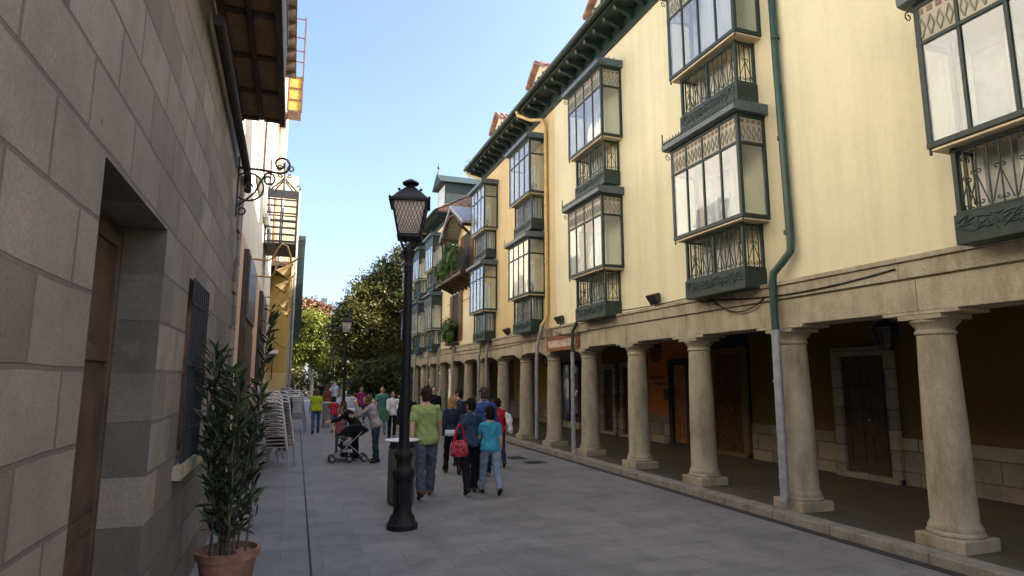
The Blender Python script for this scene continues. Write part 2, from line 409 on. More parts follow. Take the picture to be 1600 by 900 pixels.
    for y in (() if style == 'ornate' else (by0+.06, by1-.066)): lg.box(bx+.09, xw-.06, y, y+.006, 3.3, zb-.05)
    lg.build('lower_glazing', WHITEW if style == 'ornate' else GLASSF, bay, off=WL[parent])
    # base panel with pressed leaf relief
    bp = MB(); bp.box(bx-.02, xw-.004, by0-.02, by1+.02, 3.07, 3.362)
    rr = random.Random(5)
    k = by0+.02
    while k < by1-.02:
        for zz in (3.20, 3.245, 3.295):
            a = rr.uniform(-1.2, 1.2); l = rr.uniform(.03, .055)
            yc, zc = k+rr.uniform(-.015, .015), zz+rr.uniform(-.012, .012)
            bp.bar((bx-.024, yc-l*math.cos(a), zc-l*math.sin(a)), (bx-.024, yc+l*math.cos(a), zc+l*math.sin(a)), .012, .014)
        k += .05
    bp.build('base_panel', IRON, bay, bevel=.006, off=WL[parent])
    # railing
    rl = MB(); zlo, zhi = 3.39, zb-.075
    n = 13
    for j in range(1, n):
        y = by0+(by1-by0)*j/n
        rl.bar((bx+.02, y, zlo), (bx+.02, y, zhi), .011 if style == 'ornate' else .013)
    for side in (by0+.02, by1-.02):
        for j in range(1, 4):
            x = bx+(xw-bx)*j/4; rl.bar((x, side, zlo), (x, side, zhi), .013)
    if style == 'ornate':
        f = lambda a, b: (bx+.012, a, b)
        for j in range(1, n, 2):
            y = by0+(by1-by0)*(j+.0)/n; wq = (by1-by0)/n
            for sg in (-1, 1):
                rl.bar((bx+.012, y, zlo+.33), (bx+.012, y+sg*wq*.85, zlo+.02), .009)
                rl.tube(spiral(y+sg*.028, zlo+.345, .026, math.pi/2+sg*math.pi/2, .85, f, 8, -sg), .0065, 4)
                rl.tube(spiral(y+sg*.03, zlo+.055, .026, math.pi/2+sg*math.pi/2, .85, f, 8, sg), .0065, 4)
                rl.tube(spiral(y+sg*.026, zhi-.045, .022, math.pi/2+sg*math.pi/2, .8, f, 7, -sg), .006, 4)
        for side in (by0+.012, by1-.012):
            xc = (bx+xw)/2; f2 = lambda a, b: (a, side, b)
            for sg in (-1, 1):
                rl.bar((xc, side, zlo+.33), (xc+sg*.13, side, zlo+.02), .009)
                rl.tube(spiral(xc+sg*.035, zlo+.345, .032, math.pi/2+sg*math.pi/2, .85, f2, 8, -sg), .007, 4)
                rl.tube(spiral(xc+sg*.045, zlo+.06, .034, math.pi/2+sg*math.pi/2, .85, f2, 8, sg), .007, 4)
                rl.tube(spiral(xc+sg*.04, zhi-.05, .03, math.pi/2+sg*math.pi/2, .8, f2, 7, -sg), .007, 4)
    else:
        for zz in (zlo+.2, zlo+.42): rl.bar((bx+.015, by0+.02, zz), (bx+.015, by1-.02, zz), .012)
    rl.build('railing', IRON, bay, off=WL[parent])
    # french door in the wall behind
    d = MB(); yc = (y0+y1)/2
    yc += .26; d.box(xw-.03, xw-.004, yc-.36, yc+.36, 3.3, 5.05, 1)
    for a in ((yc-.42, yc-.34), (yc+.34, yc+.42), (yc-.03, yc+.03)): d.box(xw-.055, xw-.006, a[0], a[1], 3.3, 5.13, 0)
    for z in (3.3, 4.15, 5.04): d.box(xw-.052, xw-.0065, yc-.338, yc-.032, z, z+.09, 0); d.box(xw-.052, xw-.0065, yc+.032, yc+.338, z, z+.09, 0)
    d.build('french_door', [WHITEW, plain('door glass', (.46,.46,.42), .3) if 'door glass' not in bpy.data.materials else bpy.data.materials['door glass']], bay, off=WL[parent])
    for (ca, cb) in (curtain or ()):
        cu = MB(); n = 26; a = y0+.05+(y1-y0-.1)*ca; b = y0+.05+(y1-y0-.1)*cb
        top = [(xf+.085+.012*math.sin(i*1.9), a+(b-a)*i/n) for i in range(n+1)]
        for i in range(n):
            (xa, ya), (xb, yb) = top[i], top[i+1]
            cu.face([(xa, ya, zb+.03), (xb, yb, zb+.03), (xb, yb, ztop-.06), (xa, ya, ztop-.06)])
        cu.build('curtain', CURTAIN, bay, smooth=True, off=WL[parent])
    return bay

def lathe_column(parent, y):
    s = MB()
    s.lathe([(.238,.27),(.244,.30),(.226,.335),(.212,.36),(.208,.8),(.202,1.3),(.188,1.9),(.176,2.27)], 6.5, y, 28)
    col = s.build('column', GRAN, parent, smooth=True)
    c = MB(); c.lathe([(.176,2.26),(.195,2.275),(.195,2.30),(.180,2.312),(.184,2.34),(.222,2.385),(.238,2.40),(.238,2.425)], 6.5, y, 28)
    c.box(6.262, 6.738, y-.24, y+.24, 2.425, 2.475)
    c.build('capital', GRAN, col, smooth=True, bevel=.006, off=WL[parent])
    p = MB(); p.box(6.24, 6.76, y-.26, y+.26, .085, .225); p.lathe([(.25,.22),(.26,.245),(.25,.275)], 6.5, y, 28)
    p.build('plinth', GRAN, col, bevel=.02, off=WL[parent])
    k = MB(); k.box(6.262, 6.738, y-.42, y+.42, 2.476, 2.515)
    k.build('corbel', BEAM, col, bevel=.008, off=WL[parent])
    return col
COLY = [2.6, 4.62, 6.62, 8.69, 10.68, 12.79, 14.8, 16.84, 18.92, 21.0, 23.05, 25.2, 27.3, 29.4, 31.5, 33.6, 35.7]
first_col = None; first_bay = {}
def add_columns(parent, ya, yb):
    global first_col
    for y in COLY:
        if ya <= y < yb:
            if first_col is None: first_col = lathe_column(parent, y); first_col['_y'] = y
            else: copy_part(first_col, parent, (random.uniform(-.006,.006), y-first_col['_y'], 0)).rotation_euler[2] = 0
def add_bay(parent, style, y, up, key=None):
    k = (style, key)
    dz = 2.79*up
    if k not in first_bay:
        cur = {None: None, 'a': ((0,.26),(.52,1)), 'b': ((.0,.5),), 'c': ((.5,1),)}[key]
        b = make_bay(parent, style, curtain=cur); first_bay[k] = (b, 6.71)
        b.location = b.location + Vector((0, y-6.71, dz)); b['_dy'] = y-6.71; b['_dz'] = dz
        WL[b] = WL[parent]
    else:
        b0, _ = first_bay[k]
        c = copy_part(b0, parent, (0, y-6.71-b0['_dy'], dz-b0['_dz']))
def entablature(parent, ya, yb, skip=()):
    e = MB()
    ys = [ya] + [y for y in COLY if ya < y < yb] + [yb]
    for a, b in zip(ys[:-1], ys[1:]):
        if any(a < s < b for s in skip): continue
        e.box(6.27, 6.73, a+.004, b-.004, 2.516, 2.865)
    y = ya
    while y < yb-.01:
        L = min(random.uniform(1.5, 2.3), yb-y)
        if yb-y-L < .6: L = yb-y
        e.box(6.235, 6.75, y+.003, y+L-.003, 2.880, 3.06); e.box(6.205, 6.75, y+.002, y+L-.002, 3.063, 3.118); y += L
    e.box(6.275, 6.74, ya, yb, 2.866, 2.879)
    e.build('stone_lintel', BEAM, parent, bevel=.01)
def upper_wall(parent, mat, ya, yb, ztop, name='wall'):
    w = MB(); w.box(XF, XF+.4, ya, yb, 3.12, ztop); w.build(name, mat, parent)
    w = MB(); w.box(9.81, 12.5, ya, ya+.3, 0, ztop); w.build('party_wall', mat, parent); w = MB(); w.box(9.81, 12.5, yb-.3, yb-.002, 0, ztop); w.build('party_wall', mat, parent)
    c = MB(); c.box(6.74, 9.55, ya, yb, 2.93, 3.1)
    y = ya+.2
    while y < yb: c.box(6.75, 9.5, y, y+.12, 2.8, 2.932); y += .55
    c.build('arcade_ceiling', WOODD, parent)
def eaves(parent, ya, yb, zw, mat_tile, xo=5.75, pitch=.5, depth=5.2, mod=IRON, step=.46):
    s = MB(); s.box(xo+.06, XF+.02, ya, yb, zw-.02, zw+.02)
    s.build('eaves_soffit', mod, parent)
    y = ya+.2; m = MB()
    while y < yb-.1:
        pr = [(XF-.001, zw-.21), (XF-.12, zw-.20), (XF-.30, zw-.12), (xo+.14, zw-.10), (xo+.10, zw-.02), (XF-.001, zw-.02)]
        m.extrude(pr[::-1], lambda u, v, d: (u, d, v), y, y+.09); y += step
    m.box(XF-.06, XF-.001, ya, yb, zw-.36, zw-.27); m.box(XF-.04, XF-.002, ya, yb, zw-.27, zw-.021)
    m.build('eaves_bracket', mod, parent, bevel=.006)
    g_ = MB(); g_.box(xo+.045, xo+.075, ya, yb, zw-.03, zw+.09)
    gp = [(math.cos(a)*.075, math.sin(a)*.075) for a in [math.pi+math.pi*i/8 for i in range(9)]] + [(math.cos(a)*.066, math.sin(a)*.066) for a in [2*math.pi-math.pi*i/8 for i in range(9)]]
    g_.extrude(gp, lambda u, v, d: (xo-.035+u, d, zw+.085+v), ya, yb)
    g_.build('gutter', IRON, parent)
    tiles(parent, xo+.0, zw+.12, pitch, depth, ya, yb, mat_tile)
def tiles(parent, x0, z0, pitch, depth, ya, yb, mat, name='roof', period=.24, rows=.36):
    r_ = MB(); nper = max(2, int((yb-ya)/period)); seg = 6; ny = nper*seg
    nr = int(depth/rows)
    for i in range(nr):
        xa, xb = x0+i*rows, x0+(i+1)*rows+.04
        b = len(r_.v)
        for (x, zz) in ((xa, .035), (xb, .0)):
            for k in range(ny+1):
                y = ya+(yb-ya)*k/ny; r_.v.append((x, y, z0+(x-x0)*pitch+zz+.05*abs(math.sin(math.pi*k/seg))))
        for k in range(ny): r_.f.append((b+k, b+ny+1+k, b+ny+2+k, b+k+1)); r_.m.append(0)
    x1 = x0+nr*rows; zr = z0+(x1-x0)*pitch
    r_.box(x0+.15, x1, ya, yb, z0-.06, z0-.02)
    r_.face([(x1, ya, zr), (x1+depth, ya, z0), (x1+depth, yb, z0), (x1, yb, zr)])
    for y in (ya+.01, yb-.01): r_.face([(x0+.1, y, z0), (x1+depth, y, z0), (x1, y, zr)])
    return r_.build(name, mat, parent, smooth=True)
def dormer(parent, yc, w, mat, xf=6.75, zb=9.9, ztop=11.0):
    d = MB(); h = w/2
    poly = [(yc-h, zb), (yc+h, zb), (yc+h, ztop), (yc, ztop+.38), (yc-h, ztop)]
    d.extrude(poly, lambda u, v, q: (q, u, v), xf+1.9, xf)
    dm = d.build('dormer', mat, parent)
    t_ = MB()
    for sg in (-1, 1):
        a = Vector((0, yc+sg*(h+.14), ztop-.10)); b = Vector((0, yc, ztop+.43)); n = 5
        for i in range(n):
            p = a.lerp(b, i/n); q = a.lerp(b, (i+1)/n)
            t_.extrude([(p.y, p.z+.02), (q.y, q.z-.0), (q.y, q.z+.06), (p.y, p.z+.08)], lambda u, v, k: (k, u, v), xf-.16, xf+2.0)
        for x in np.arange(xf-.12, xf+1.9, .2): t_.tube([(x, a.y, a.z+.08), (x, b.y, b.z+.08)], .06, 6)
    t_.build('dormer_roof', TILE, dm, off=WL[parent])
    w_ = MB(); w_.box(xf-.02, xf-.003, yc-h*.55, yc+h*.55, zb+.3, ztop-.02, 1)
    for a in (-.6, .52, -.04): w_.box(xf-.045, xf-.004, yc+a*h, yc+(a+.1)*h, zb+.3, ztop+.02, 0)
    w_.build('dormer_window', [IRON, DARKIN], dm, off=WL[parent])

def back_wall(parent, mat, ya, yb, wains=True):
    w = MB(); w.box(9.5, 9.8, ya, yb, .1, 2.93); w.build('arcade_wall', mat, parent)
    if wains:
        q = MB(); q.box(9.46, 9.5-.001, ya, yb, .1, .84); q.build('wainscot', WAINS, parent)
def door(parent, ya, yb, ztop, leaf, jamb=WAINS, glassy=False, lattice=False):
    f = MB(); j = .16
    f.box(9.36, 9.455, ya-j, ya, .1, ztop+j); f.box(9.36, 9.455, yb, yb+j, .1, ztop+j); f.box(9.36, 9.455, ya, yb, ztop, ztop+j); f.box(9.3, 9.455, ya-j, yb+j, .1, .19)
    fo = f.build('doorway', jamb, parent, bevel=.008)
    l = MB(); l.box(9.435, 9.458, ya, yb, .19, ztop)
    m = (ya+yb)/2
    for a, b in ((ya+.03, m-.02), (m+.02, yb-.03)):
        for z0, z1 in ((.28, .9), (1.0, ztop-.12)): 
            l.box(9.42, 9.436, a+.05, a+.09, z0, z1); l.box(9.42, 9.436, b-.09, b-.05, z0, z1); l.box(9.42, 9.436, a+.09, b-.09, z0, z0+.05); l.box(9.42, 9.436, a+.09, b-.09, z1-.05, z1)
    l.build('door_leaf', leaf, fo, off=WL[parent])
    h = MB(); h.ball((9.41, m-.07, 1.1), .022, n=8, k=6); h.build('handle', BRASS, fo, off=WL[parent])
    if lattice:
        q = MB(); s = .11
        n = int((ztop-.2+yb-ya)/s)
        for i in range(n):
            c = -((yb-ya))+i*s
            for sg in (1, -1):
                pts = []
                for t in (0, 1):
                    pass
                y_a, z_a = ya, .2+c; y_b, z_b = yb, .2+c+(yb-ya)
                if z_b < .2 or z_a > ztop: continue
                ta = max(0, (.2-z_a)/(z_b-z_a)); tb = min(1, (ztop-z_a)/(z_b-z_a))
                p = (y_a+(y_b-y_a)*ta, z_a+(z_b-z_a)*ta); r_ = (y_a+(y_b-y_a)*tb, z_a+(z_b-z_a)*tb)
                if sg < 0: p = (ya+yb-p[0], p[1]); r_ = (ya+yb-r_[0], r_[1])
                q.bar((9.405, p[0], p[1]), (9.405, r_[0], r_[1]), .012, .008)
        q.build('lattice_grille', RUST, fo, off=WL[parent])
    return fo

# ---- building 1: cream house
B1 = thing('arcaded_house', 'cream plastered arcaded house with ornate green iron bay windows, nearest on the right', 'house', (6.5, 6, 0), 'arcaded houses along the right side')
upper_wall(B1, CREAM, -3, 14.28, 9.42); entablature(B1, -3, 14.28, skip=(13.6,)); add_columns(B1, -3, 13.9)
eaves(B1, -3, 14.28, 9.42, TILE)
for y, up, key in ((6.71,0,None),(6.66,1,'b'),(10.82,0,None),(10.74,1,None),(2.4,0,None),(2.4,1,'c')): add_bay(B1, 'ornate', y, up, key)
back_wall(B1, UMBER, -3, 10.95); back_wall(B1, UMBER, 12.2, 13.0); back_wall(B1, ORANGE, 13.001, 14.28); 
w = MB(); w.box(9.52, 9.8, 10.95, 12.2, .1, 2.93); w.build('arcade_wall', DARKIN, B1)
door(B1, 11.12, 12.05, 2.35, WOODD, UMBER, lattice=True); door(B1, 13.15, 13.75, 2.15, WOODO, DARKIN); door(B1, 7.6, 8.5, 2.2, WOODD); door(B1, 3.6, 4.6, 2.2, WOODD)
rs = MB(); rs.box(6.25, 6.7, 12.84, 14.75, 2.50, 2.86, 0); rs.box(6.243, 6.25, 13.0, 14.6, 2.585, 2.76, 1)
rs.build('rusty_lintel', [RUST, FLAKE], B1, bevel=.004)
pp = MB(); pp.tube([(6.28,6.36,9.35),(6.27,6.34,6.3),(6.27,6.30,3.62),(6.26,6.31,3.5),(6.22,6.43,3.36),(6.17,6.54,3.24),(6.165,6.57,3.08),(6.17,6.57,2.42)], .052, 12)
for z in (8, 6.6, 5.1, 3.75): pp.lathe([(.062,z),(.062,z+.05)], 6.27, 6.33, 12)
dp = pp.build('downpipe', PIPEG, B1, smooth=True)
pp = MB(); pp.tube([(6.17,6.57,2.46),(6.17,6.59,.3),(6.15,6.60,.2)], .058, 14)
for z in (2.4, 1.75, 1.1, .5): pp.lathe([(.066,z),(.066,z+.035)], 6.17, 6.585, 14)
pp.build('pipe_boot', PIPEZ, dp, smooth=True, off=WL[B1])
pp = MB(); pp.tube([(6.24,12.75,3.13),(6.19,12.82,3.08),(6.15,12.92,2.9),(6.15,12.95,2.4)], .042, 10); dp = pp.build('downpipe', PIPEG, B1, smooth=True)
pp = MB(); pp.tube([(6.15,12.95,2.42),(6.15,12.96,.12)], .048, 12); pp.lathe([(.056,1.8),(.056,1.84)], 6.15, 12.95, 12); pp.lathe([(.056,.8),(.056,.84)], 6.15, 12.95, 12); pp.build('pipe_boot', PIPEZ, dp, smooth=True, off=WL[B1])
pp = MB(); pp.tube([(5.72,10.35,9.38),(5.78,10.4,9.2),(6.2,10.5,9.1),(6.27,10.5,8.9),(6.27,10.5,3.3)], .045, 10)
# ---- building 2: ochre house
B2 = thing('arcaded_house', 'ochre yellow arcaded house with yellow downpipe and plain glazed bay windows', 'house', (6.5, 17.7, 0), 'arcaded houses along the right side')
upper_wall(B2, OCHRE, 14.282, 21.1, 9.42); entablature(B2, 14.78, 21.1); add_columns(B2, 13.9, 20.98)
eaves(B2, 14.282, 21.1, 9.42, TILE)
for y, up, key in ((14.98,0,None),(14.9,1,None),(19.14,0,None),(19.1,1,'b')): add_bay(B2, 'plain', y, up, key)
dormer(B2, 16.3, 1.25, PALE); dormer(B2, 20.2, 1.25, PALE); dormer(B1, 12.2, 1.25, PALE); dormer(B1, 7.8, 1.25, PALE)
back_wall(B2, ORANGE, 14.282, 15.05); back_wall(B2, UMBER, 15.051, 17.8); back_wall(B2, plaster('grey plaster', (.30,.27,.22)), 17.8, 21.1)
door(B2, 15.5, 16.3, 2.15, WOODD); door(B2, 16.9, 17.5, 2.1, WOODD)
sw = MB(); sw.box(9.42, 9.458, 19.3, 20.9, .3, 2.3, 0)
for y in (19.25, 20.05, 20.9): sw.box(9.38, 9.46, y-.05, y+.05, .3, 2.4, 1)
sw.box(9.36, 9.459, 19.2, 20.95, 2.3, 2.42, 1); sw.box(9.3, 9.457, 19.15, 21.0, .1, .32, 2)
sh = sw.build('shop_window', [GLASSD, WOODD, BEAM], B2)
ps = MB()
for z0 in (1.42, .62):
    for k in range(2):
        y0 = 19.44+k*.26; ps.box(9.405, 9.41, y0, y0+.22, z0, z0+.58, 0)
        rr = random.Random(int(z0*10)+k)
        for i in range(6):
            z = z0+.05+i*.085
            yy_ = y0+.025
            while yy_ < y0+.18:
                l = rr.uniform(.015, .05); ps.box(9.4025, 9.4045, yy_, min(yy_+l, y0+.2), z, z+.045, 1); yy_ += l+.014
ps.build('poster', [PAPER, INK], sh, off=WL[B2])
pp = MB(); pp.tube([(5.73,15.55,9.4),(5.75,15.5,9.28),(6.0,15.2,9.05),(6.22,14.82,8.93),(6.28,14.75,8.75),(6.28,14.75,3.55),(6.26,14.8,3.35),(6.19,14.9,3.2)], .05, 10)
for z in (8, 6.4, 4.9): pp.lathe([(.06,z),(.06,z+.04)], 6.28, 14.75, 10)
dp = pp.build('downpipe', PIPEY, B2, smooth=True)
pp = MB(); pp.tube([(6.19,14.9,3.24),(6.15,14.95,2.95),(6.14,15.1,2.6),(6.14,15.15,2.3),(6.14,15.18,.25)], .045, 10, 0); pp.build('pipe_boot', [PIPEZ], dp, smooth=True, off=WL[B2])
pp = MB(); pp.tube([(5.73,21.0,9.4),(5.78,20.9,9.25),(6.1,20.6,9.08),(6.24,20.5,9.0),(6.28,20.45,8.8)], .05, 10); pp.build('downpipe', PIPEY, B2, smooth=True)
for y in (19.7, 20.6):
    pp = MB(); pp.tube([(6.2,y-.3,3.2),(6.16,y-.15,2.95),(6.15,y,2.5),(6.15,y,.25)], .045, 10); pp.build('downpipe', PIPEZ, B2, smooth=True)
# ---- building 3: balcony house with timber gable
B3 = thing('arcaded_house', 'pale arcaded house with timber gable, planted balcony and brown shutters', 'house', (6.5, 23.6, 0), 'arcaded houses along the right side')
upper_wall(B3, PALE, 21.102, 26.2, 8.0); entablature(B3, 21.1, 26.2); add_columns(B3, 20.98, 26.2); back_wall(B3, YELLOW, 21.102, 26.2)
w = MB(); w.face([(6.3,21.1,8.0),(8.4,21.1,10.9),(8.4,26.2,10.9),(6.3,26.2,8.0)]); w.box(6.2,6.5,21.1,26.2,7.93,8.03); w.face([(8.4,21.1,10.9),(12.5,21.1,9.0),(12.5,26.2,9.0),(8.4,26.2,10.9)])
w.build('slate_roof', SLATE, B3)
w = MB(); w.tube([(8.4,21.1,10.95),(8.4,26.2,10.95)], .12, 8); w.build('ridge_tiles', TILE, B3, smooth=True)
gw = MB(); gw.extrude([(21.2,6.0),(24.2,6.0),(24.2,7.55),(22.7,8.35),(21.2,7.55)], lambda u, v, d: (d, u, v), 7.3, 6.28)
gbl = gw.build('gable', OCHRE, B3)
gr = MB()
for sg in (-1, 1):
    a, b = (22.7+sg*1.85, 7.50), (22.7, 8.52)
    gr.extrude([(a[0], a[1]-.06), (b[0], b[1]-.06), (b[0], b[1]+.04), (a[0], a[1]+.04)] if sg < 0 else [(b[0], b[1]-.06), (a[0], a[1]-.06), (a[0], a[1]+.04), (b[0], b[1]+.04)], lambda u, v, d: (d, u, v), 7.8, 5.55, 0)
gr.build('gable_roof', plain('grey gable slates', (.30,.31,.33), .5, .35, 9, bump=.4, bscale=9), gbl, off=WL[B3])
gt = MB()
for sg in (-1, 1):
    gt.bar((5.62, 22.7+sg*1.8, 7.40), (5.62, 22.7, 8.42), .10, .14)
    gt.bar((5.62, 22.7+sg*1.45, 7.42), (6.3, 22.7+sg*1.45, 6.85), .09); gt.bar((5.6, 22.7+sg*1.45, 7.48), (6.3, 22.7+sg*1.45, 7.48), .1)
gt.tube([(5.60, 22.7+1.2*math.cos(t), 7.5+.62*math.sin(t)) for t in [math.pi*i/10 for i in range(11)]], .05, 6)
gt.build('gable_timber', WOODD, gbl, off=WL[B3])
def shutters(parent, ya, yb, z0, z1):
    s = MB(); s.box(6.32, 6.348, ya, yb, z0, z1, 1); s.box(6.30, 6.349, ya-.05, yb+.05, z1, z1+.07, 0)
    wn = s.build('window', [WHITEW, DARKIN], parent)
    for a, b in ((ya-.52, ya-.02), (yb+.02, yb+.52)):
        q = MB(); q.box(6.29, 6.33, a, b, z0, z1)
        z = z0+.06
        while z < z1-.06: q.bar((6.285, a+.05, z), (6.285, b-.05, z), .02, .03); z += .06
        q.build('shutter', WOODB, wn, off=WL[parent])
shutters(B3, 24.05, 24.95, 3.35, 5.3)
s = MB(); s.box(6.25, 6.277, 22.2, 23.1, 5.9, 7.5, 1); s.box(6.235, 6.278, 22.14, 23.16, 7.5, 7.57, 0); wn = s.build('window', [WHITEW, DARKIN], B3)
for a in (21.72, 23.12):
    q = MB(); q.box(6.235, 6.27, a, a+.46, 5.9, 7.5)
    for k in range(22): q.bar((6.23, a+.04, 5.98+k*.067), (6.23, a+.42, 5.98+k*.067), .02, .03)
    q.build('shutter', WOODB, wn, off=WL[B3])
bl = MB(); bl.box(5.62, 6.345, 21.25, 25.4, 5.62, 5.74)
for y in np.arange(21.4, 25.4, .5): bl.extrude([(5.66,5.62),(6.345,5.62),(6.345,5.28),(6.2,5.36)][::-1], lambda u, v, d: (u, d, v), y, y+.09)
bal = bl.build('balcony', WOODD, B3)
q = MB(); q.box(5.63, 5.67, 21.27, 25.38, 6.62, 6.66); q.box(5.63, 5.67, 21.27, 25.38, 5.82, 5.84)
for y in np.arange(21.28, 25.4, .12): q.bar((5.65, y, 5.74), (5.65, y, 6.62), .014)
for x in np.arange(5.7, 6.3, .12): q.bar((x, 21.28, 5.74), (x, 21.28, 6.62), .014); q.bar((x, 25.37, 5.74), (x, 25.37, 6.62), .014)
q.build('railing', IRON2, bal, off=WL[B3])
w = MB(); w.box(6.1, 6.6, 25.75, 26.15, 5.9, 8.3); w.build('clad_pier', LEADG, B3)
bs = MB(); bs.box(6.0, 6.345, 24.0, 25.1, 3.15, 3.24); wb = bs.build('window_balcony', IRON2, B3)
q = MB()
for y in np.arange(24.02, 25.1, .1): q.bar((6.02, y, 3.24), (6.02, y, 4.0), .014)
q.box(6.0, 6.04, 24.0, 25.1, 4.0, 4.03); q.build('railing', IRON2, wb, off=WL[B3])
# ---- buildings 4 and 5
B4 = thing('arcaded_house', 'pale arcaded house with solid green bay window panels and roof turret', 'house', (6.5, 28.6, 0), 'arcaded houses along the right side')
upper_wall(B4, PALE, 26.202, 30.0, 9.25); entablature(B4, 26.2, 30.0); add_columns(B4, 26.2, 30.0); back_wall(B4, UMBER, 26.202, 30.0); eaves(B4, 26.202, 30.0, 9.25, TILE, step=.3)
add_bay(B4, 'green', 27.2, 0); add_bay(B4, 'green', 27.2, 1)
tw = MB(); tw.box(6.9, 9.0, 29.2, 30.9, 9.8, 11.7, 0); tw.box(6.88, 6.9, 29.35, 30.75, 10.6, 11.6, 1); tu = tw.build('roof_turret', [LEADG, WHITEW], B4)
tr = MB(); tr.extrude([(29.0,11.7),(31.1,11.7),(30.05,12.35)], lambda u, v, d: (d, u, v), 9.2, 6.6); tr.tube([(6.7,30.05,12.3),(6.7,30.05,12.65)], [.06,.02], 6); tr.ball((6.7,30.05,12.72), .07, n=8, k=6); tr.tube([(6.7,30.05,12.75),(6.7,30.05,13.0)], [.02,.008], 5)
tr.build('turret_roof', LEADG, tu, off=WL[B4])
B5 = thing('arcaded_house', 'last arcaded house on the right, half hidden behind the lamp post', 'house', (6.5, 33, 0), 'arcaded houses along the right side')
upper_wall(B5, CREAM, 30.002, 36.2, 9.05); entablature(B5, 30.0, 36.2); add_columns(B5, 30.0, 36.2); back_wall(B5, UMBER, 30.002, 36.2); eaves(B5, 30.002, 36.2, 9.05, TILE, step=.3)
add_bay(B5, 'green', 30.45, 0); add_bay(B5, 'green', 30.45, 1); add_bay(B5, 'green', 33.8, 0); add_bay(B5, 'green', 33.8, 1)
for pr_, ys in ((B3, (24.3,)), (B4, (27.0, 29.2)), (B5, (32.4,))):
    for y in ys:
        pp = MB(); pp.tube([(6.2,y-.25,3.2),(6.16,y-.1,2.95),(6.15,y,2.5),(6.15,y,.25)], .045, 10); pp.build('downpipe', PIPEZ, pr_, smooth=True)
# antenna on roof
an = MB(); an.tube([(9.2,33,10.5),(9.2,33,14.6)], .025, 6)
for z, l in ((14.4,.5),(14.1,.6),(13.8,.45)): an.bar((9.2-l/2,33,z), (9.2+l/2,33,z), .02)
for k in range(5): an.bar((8.95+k*.12,32.75,14.1), (8.95+k*.12,33.25,14.1), .015)
tag(an.build('roof_antenna', IRON2), 'thin television antenna on the roof right of the lantern', 'antenna')

# ---- floodlights standing on the ledge
def floodlight(y, label):
    o = thing('floodlight', label, 'floodlight', (6.27, y, 3.12), 'floodlights on the stone ledge')
    b = MB(); b.bar((6.28, y, 3.118), (6.28, y, 3.2), .03); b.bar((6.28, y-.09, 3.2), (6.28, y+.09, 3.2), .02, .03); b.bar((6.28,y-.09,3.2),(6.25,y-.09,3.27),.02); b.bar((6.28,y+.09,3.2),(6.25,y+.09,3.27),.02)
    b.build('bracket', IRON2, o)
    h = MB(); rot = Matrix.Rotation(R(-35), 3, 'Y')
    rings = []
    for (d, w, hh) in ((-.14,.05,.04),(-.06,.10,.07),(.02,.15,.10),(.05,.15,.10)):
        rings.append([Vector((6.24, y, 3.27)) + rot @ Vector((-d, a*w*.9, b2*hh)) for a, b2 in ((-1,-1),(1,-1),(1,1),(-1,1))])
    h.loft(rings); h.build('lamp_head', IRON2, o, bevel=.008)
floodlight(9.62, 'small black floodlight on the ledge between two ornate bay windows')
floodlight(13.9, 'small black floodlight on the ledge at the end of the cream house')
floodlight(17.9, 'small black floodlight on the ledge of the ochre house')
# ---- cables
def cable(pts, label, r=.011):
    tag(MB().tube(pts, r, 5).build('cable', CABLE, smooth=True), label, 'cable', 'cables slung along the stone beam')
def sag(a, b, s, n=10):
    a = Vector(a); b = Vector(b)
    return [a.lerp(b, i/n) - Vector((0,0,s*4*(i/n)*(1-i/n))) for i in range(n+1)]
cable(sag((6.20,10.9,3.17),(6.19,8.4,3.14),.02)+sag((6.19,8.4,3.14),(6.17,7.9,3.02),.05)[1:], 'black cable running along the ledge from floodlight to the nearest bay window')
cable(sag((6.225,7.95,3.05),(6.225,6.8,2.93),.2), 'black cable drooping on the beam below the nearest bay window, deeper one')
cable(sag((6.222,8.0,3.05),(6.225,4.8,3.0),.1), 'black cable drooping on the beam towards the green downpipe')
cable(sag((6.225,14.2,3.0),(6.225,12.2,2.9),.12), 'black cable drooping over the rusty lintel')
cable(sag((6.262,24,2.75),(6.262,15,2.86),.05), 'long black cable clipped along the far beam')
cable(sag((6.29,26.0,5.0),(6.29,21.3,4.9),.05), 'thin cable across the pale wall with brown shutters')
# ================================================================ LEFT SIDE
XL = -.8
L1 = thing('stone_house', 'shaded stone house close on the left with dark timber balcony overhead', 'house', (-1, 8, 0), 'houses along the left side')
w = MB(); w.box(XL-.5, XL, -6, 2.95, 0, 5.05); w.box(XL-.5, XL, 4.35, 5.35, 0, 5.05); w.box(XL-.5, XL, 2.95, 4.35, 2.75, 5.05); w.box(XL-.5, XL, 5.35, 6.45, 0, 1.15); w.box(XL-.5, XL, 5.35, 6.45, 2.6, 5.05); w.box(XL-.5, XL, 6.45, 9.1, 0, 5.05)
w.build('stone_wall', ASHLAR, L1)
w = MB(); w.box(XL-.5, XL-.006, 9.101, 21.69, 0, 4.0); w.build('plaster_wall', PINK, L1)
w = MB(); w.box(-7, XL-.5, -6, -5.8, 0, 9.8)
w.build('plaster_wall', PINK, L1)
w = MB(); w.box(XL-.5, XL+.006, -6, 9.1, 5.051, 9.8); w.box(XL-.5, XL-.006, 9.101, 21.69, 4.0, 9.8); w.box(-7, XL-.5, 21.4, 21.69, 0, 9.8); w.build('upper_wall', SUNLITP, L1)  # white puts sunlight into the colour; unseen near part whitened to bounce light
w = MB()
for y, h in ((9.1,.42),): 
    for k in range(11): w.box(XL-.04, XL+.035, 8.75 if k % 2 else 8.95, 9.25, .42*k+.004, .42*k+.416)
w.build('quoin', ASHLAR, L1, bevel=.012)
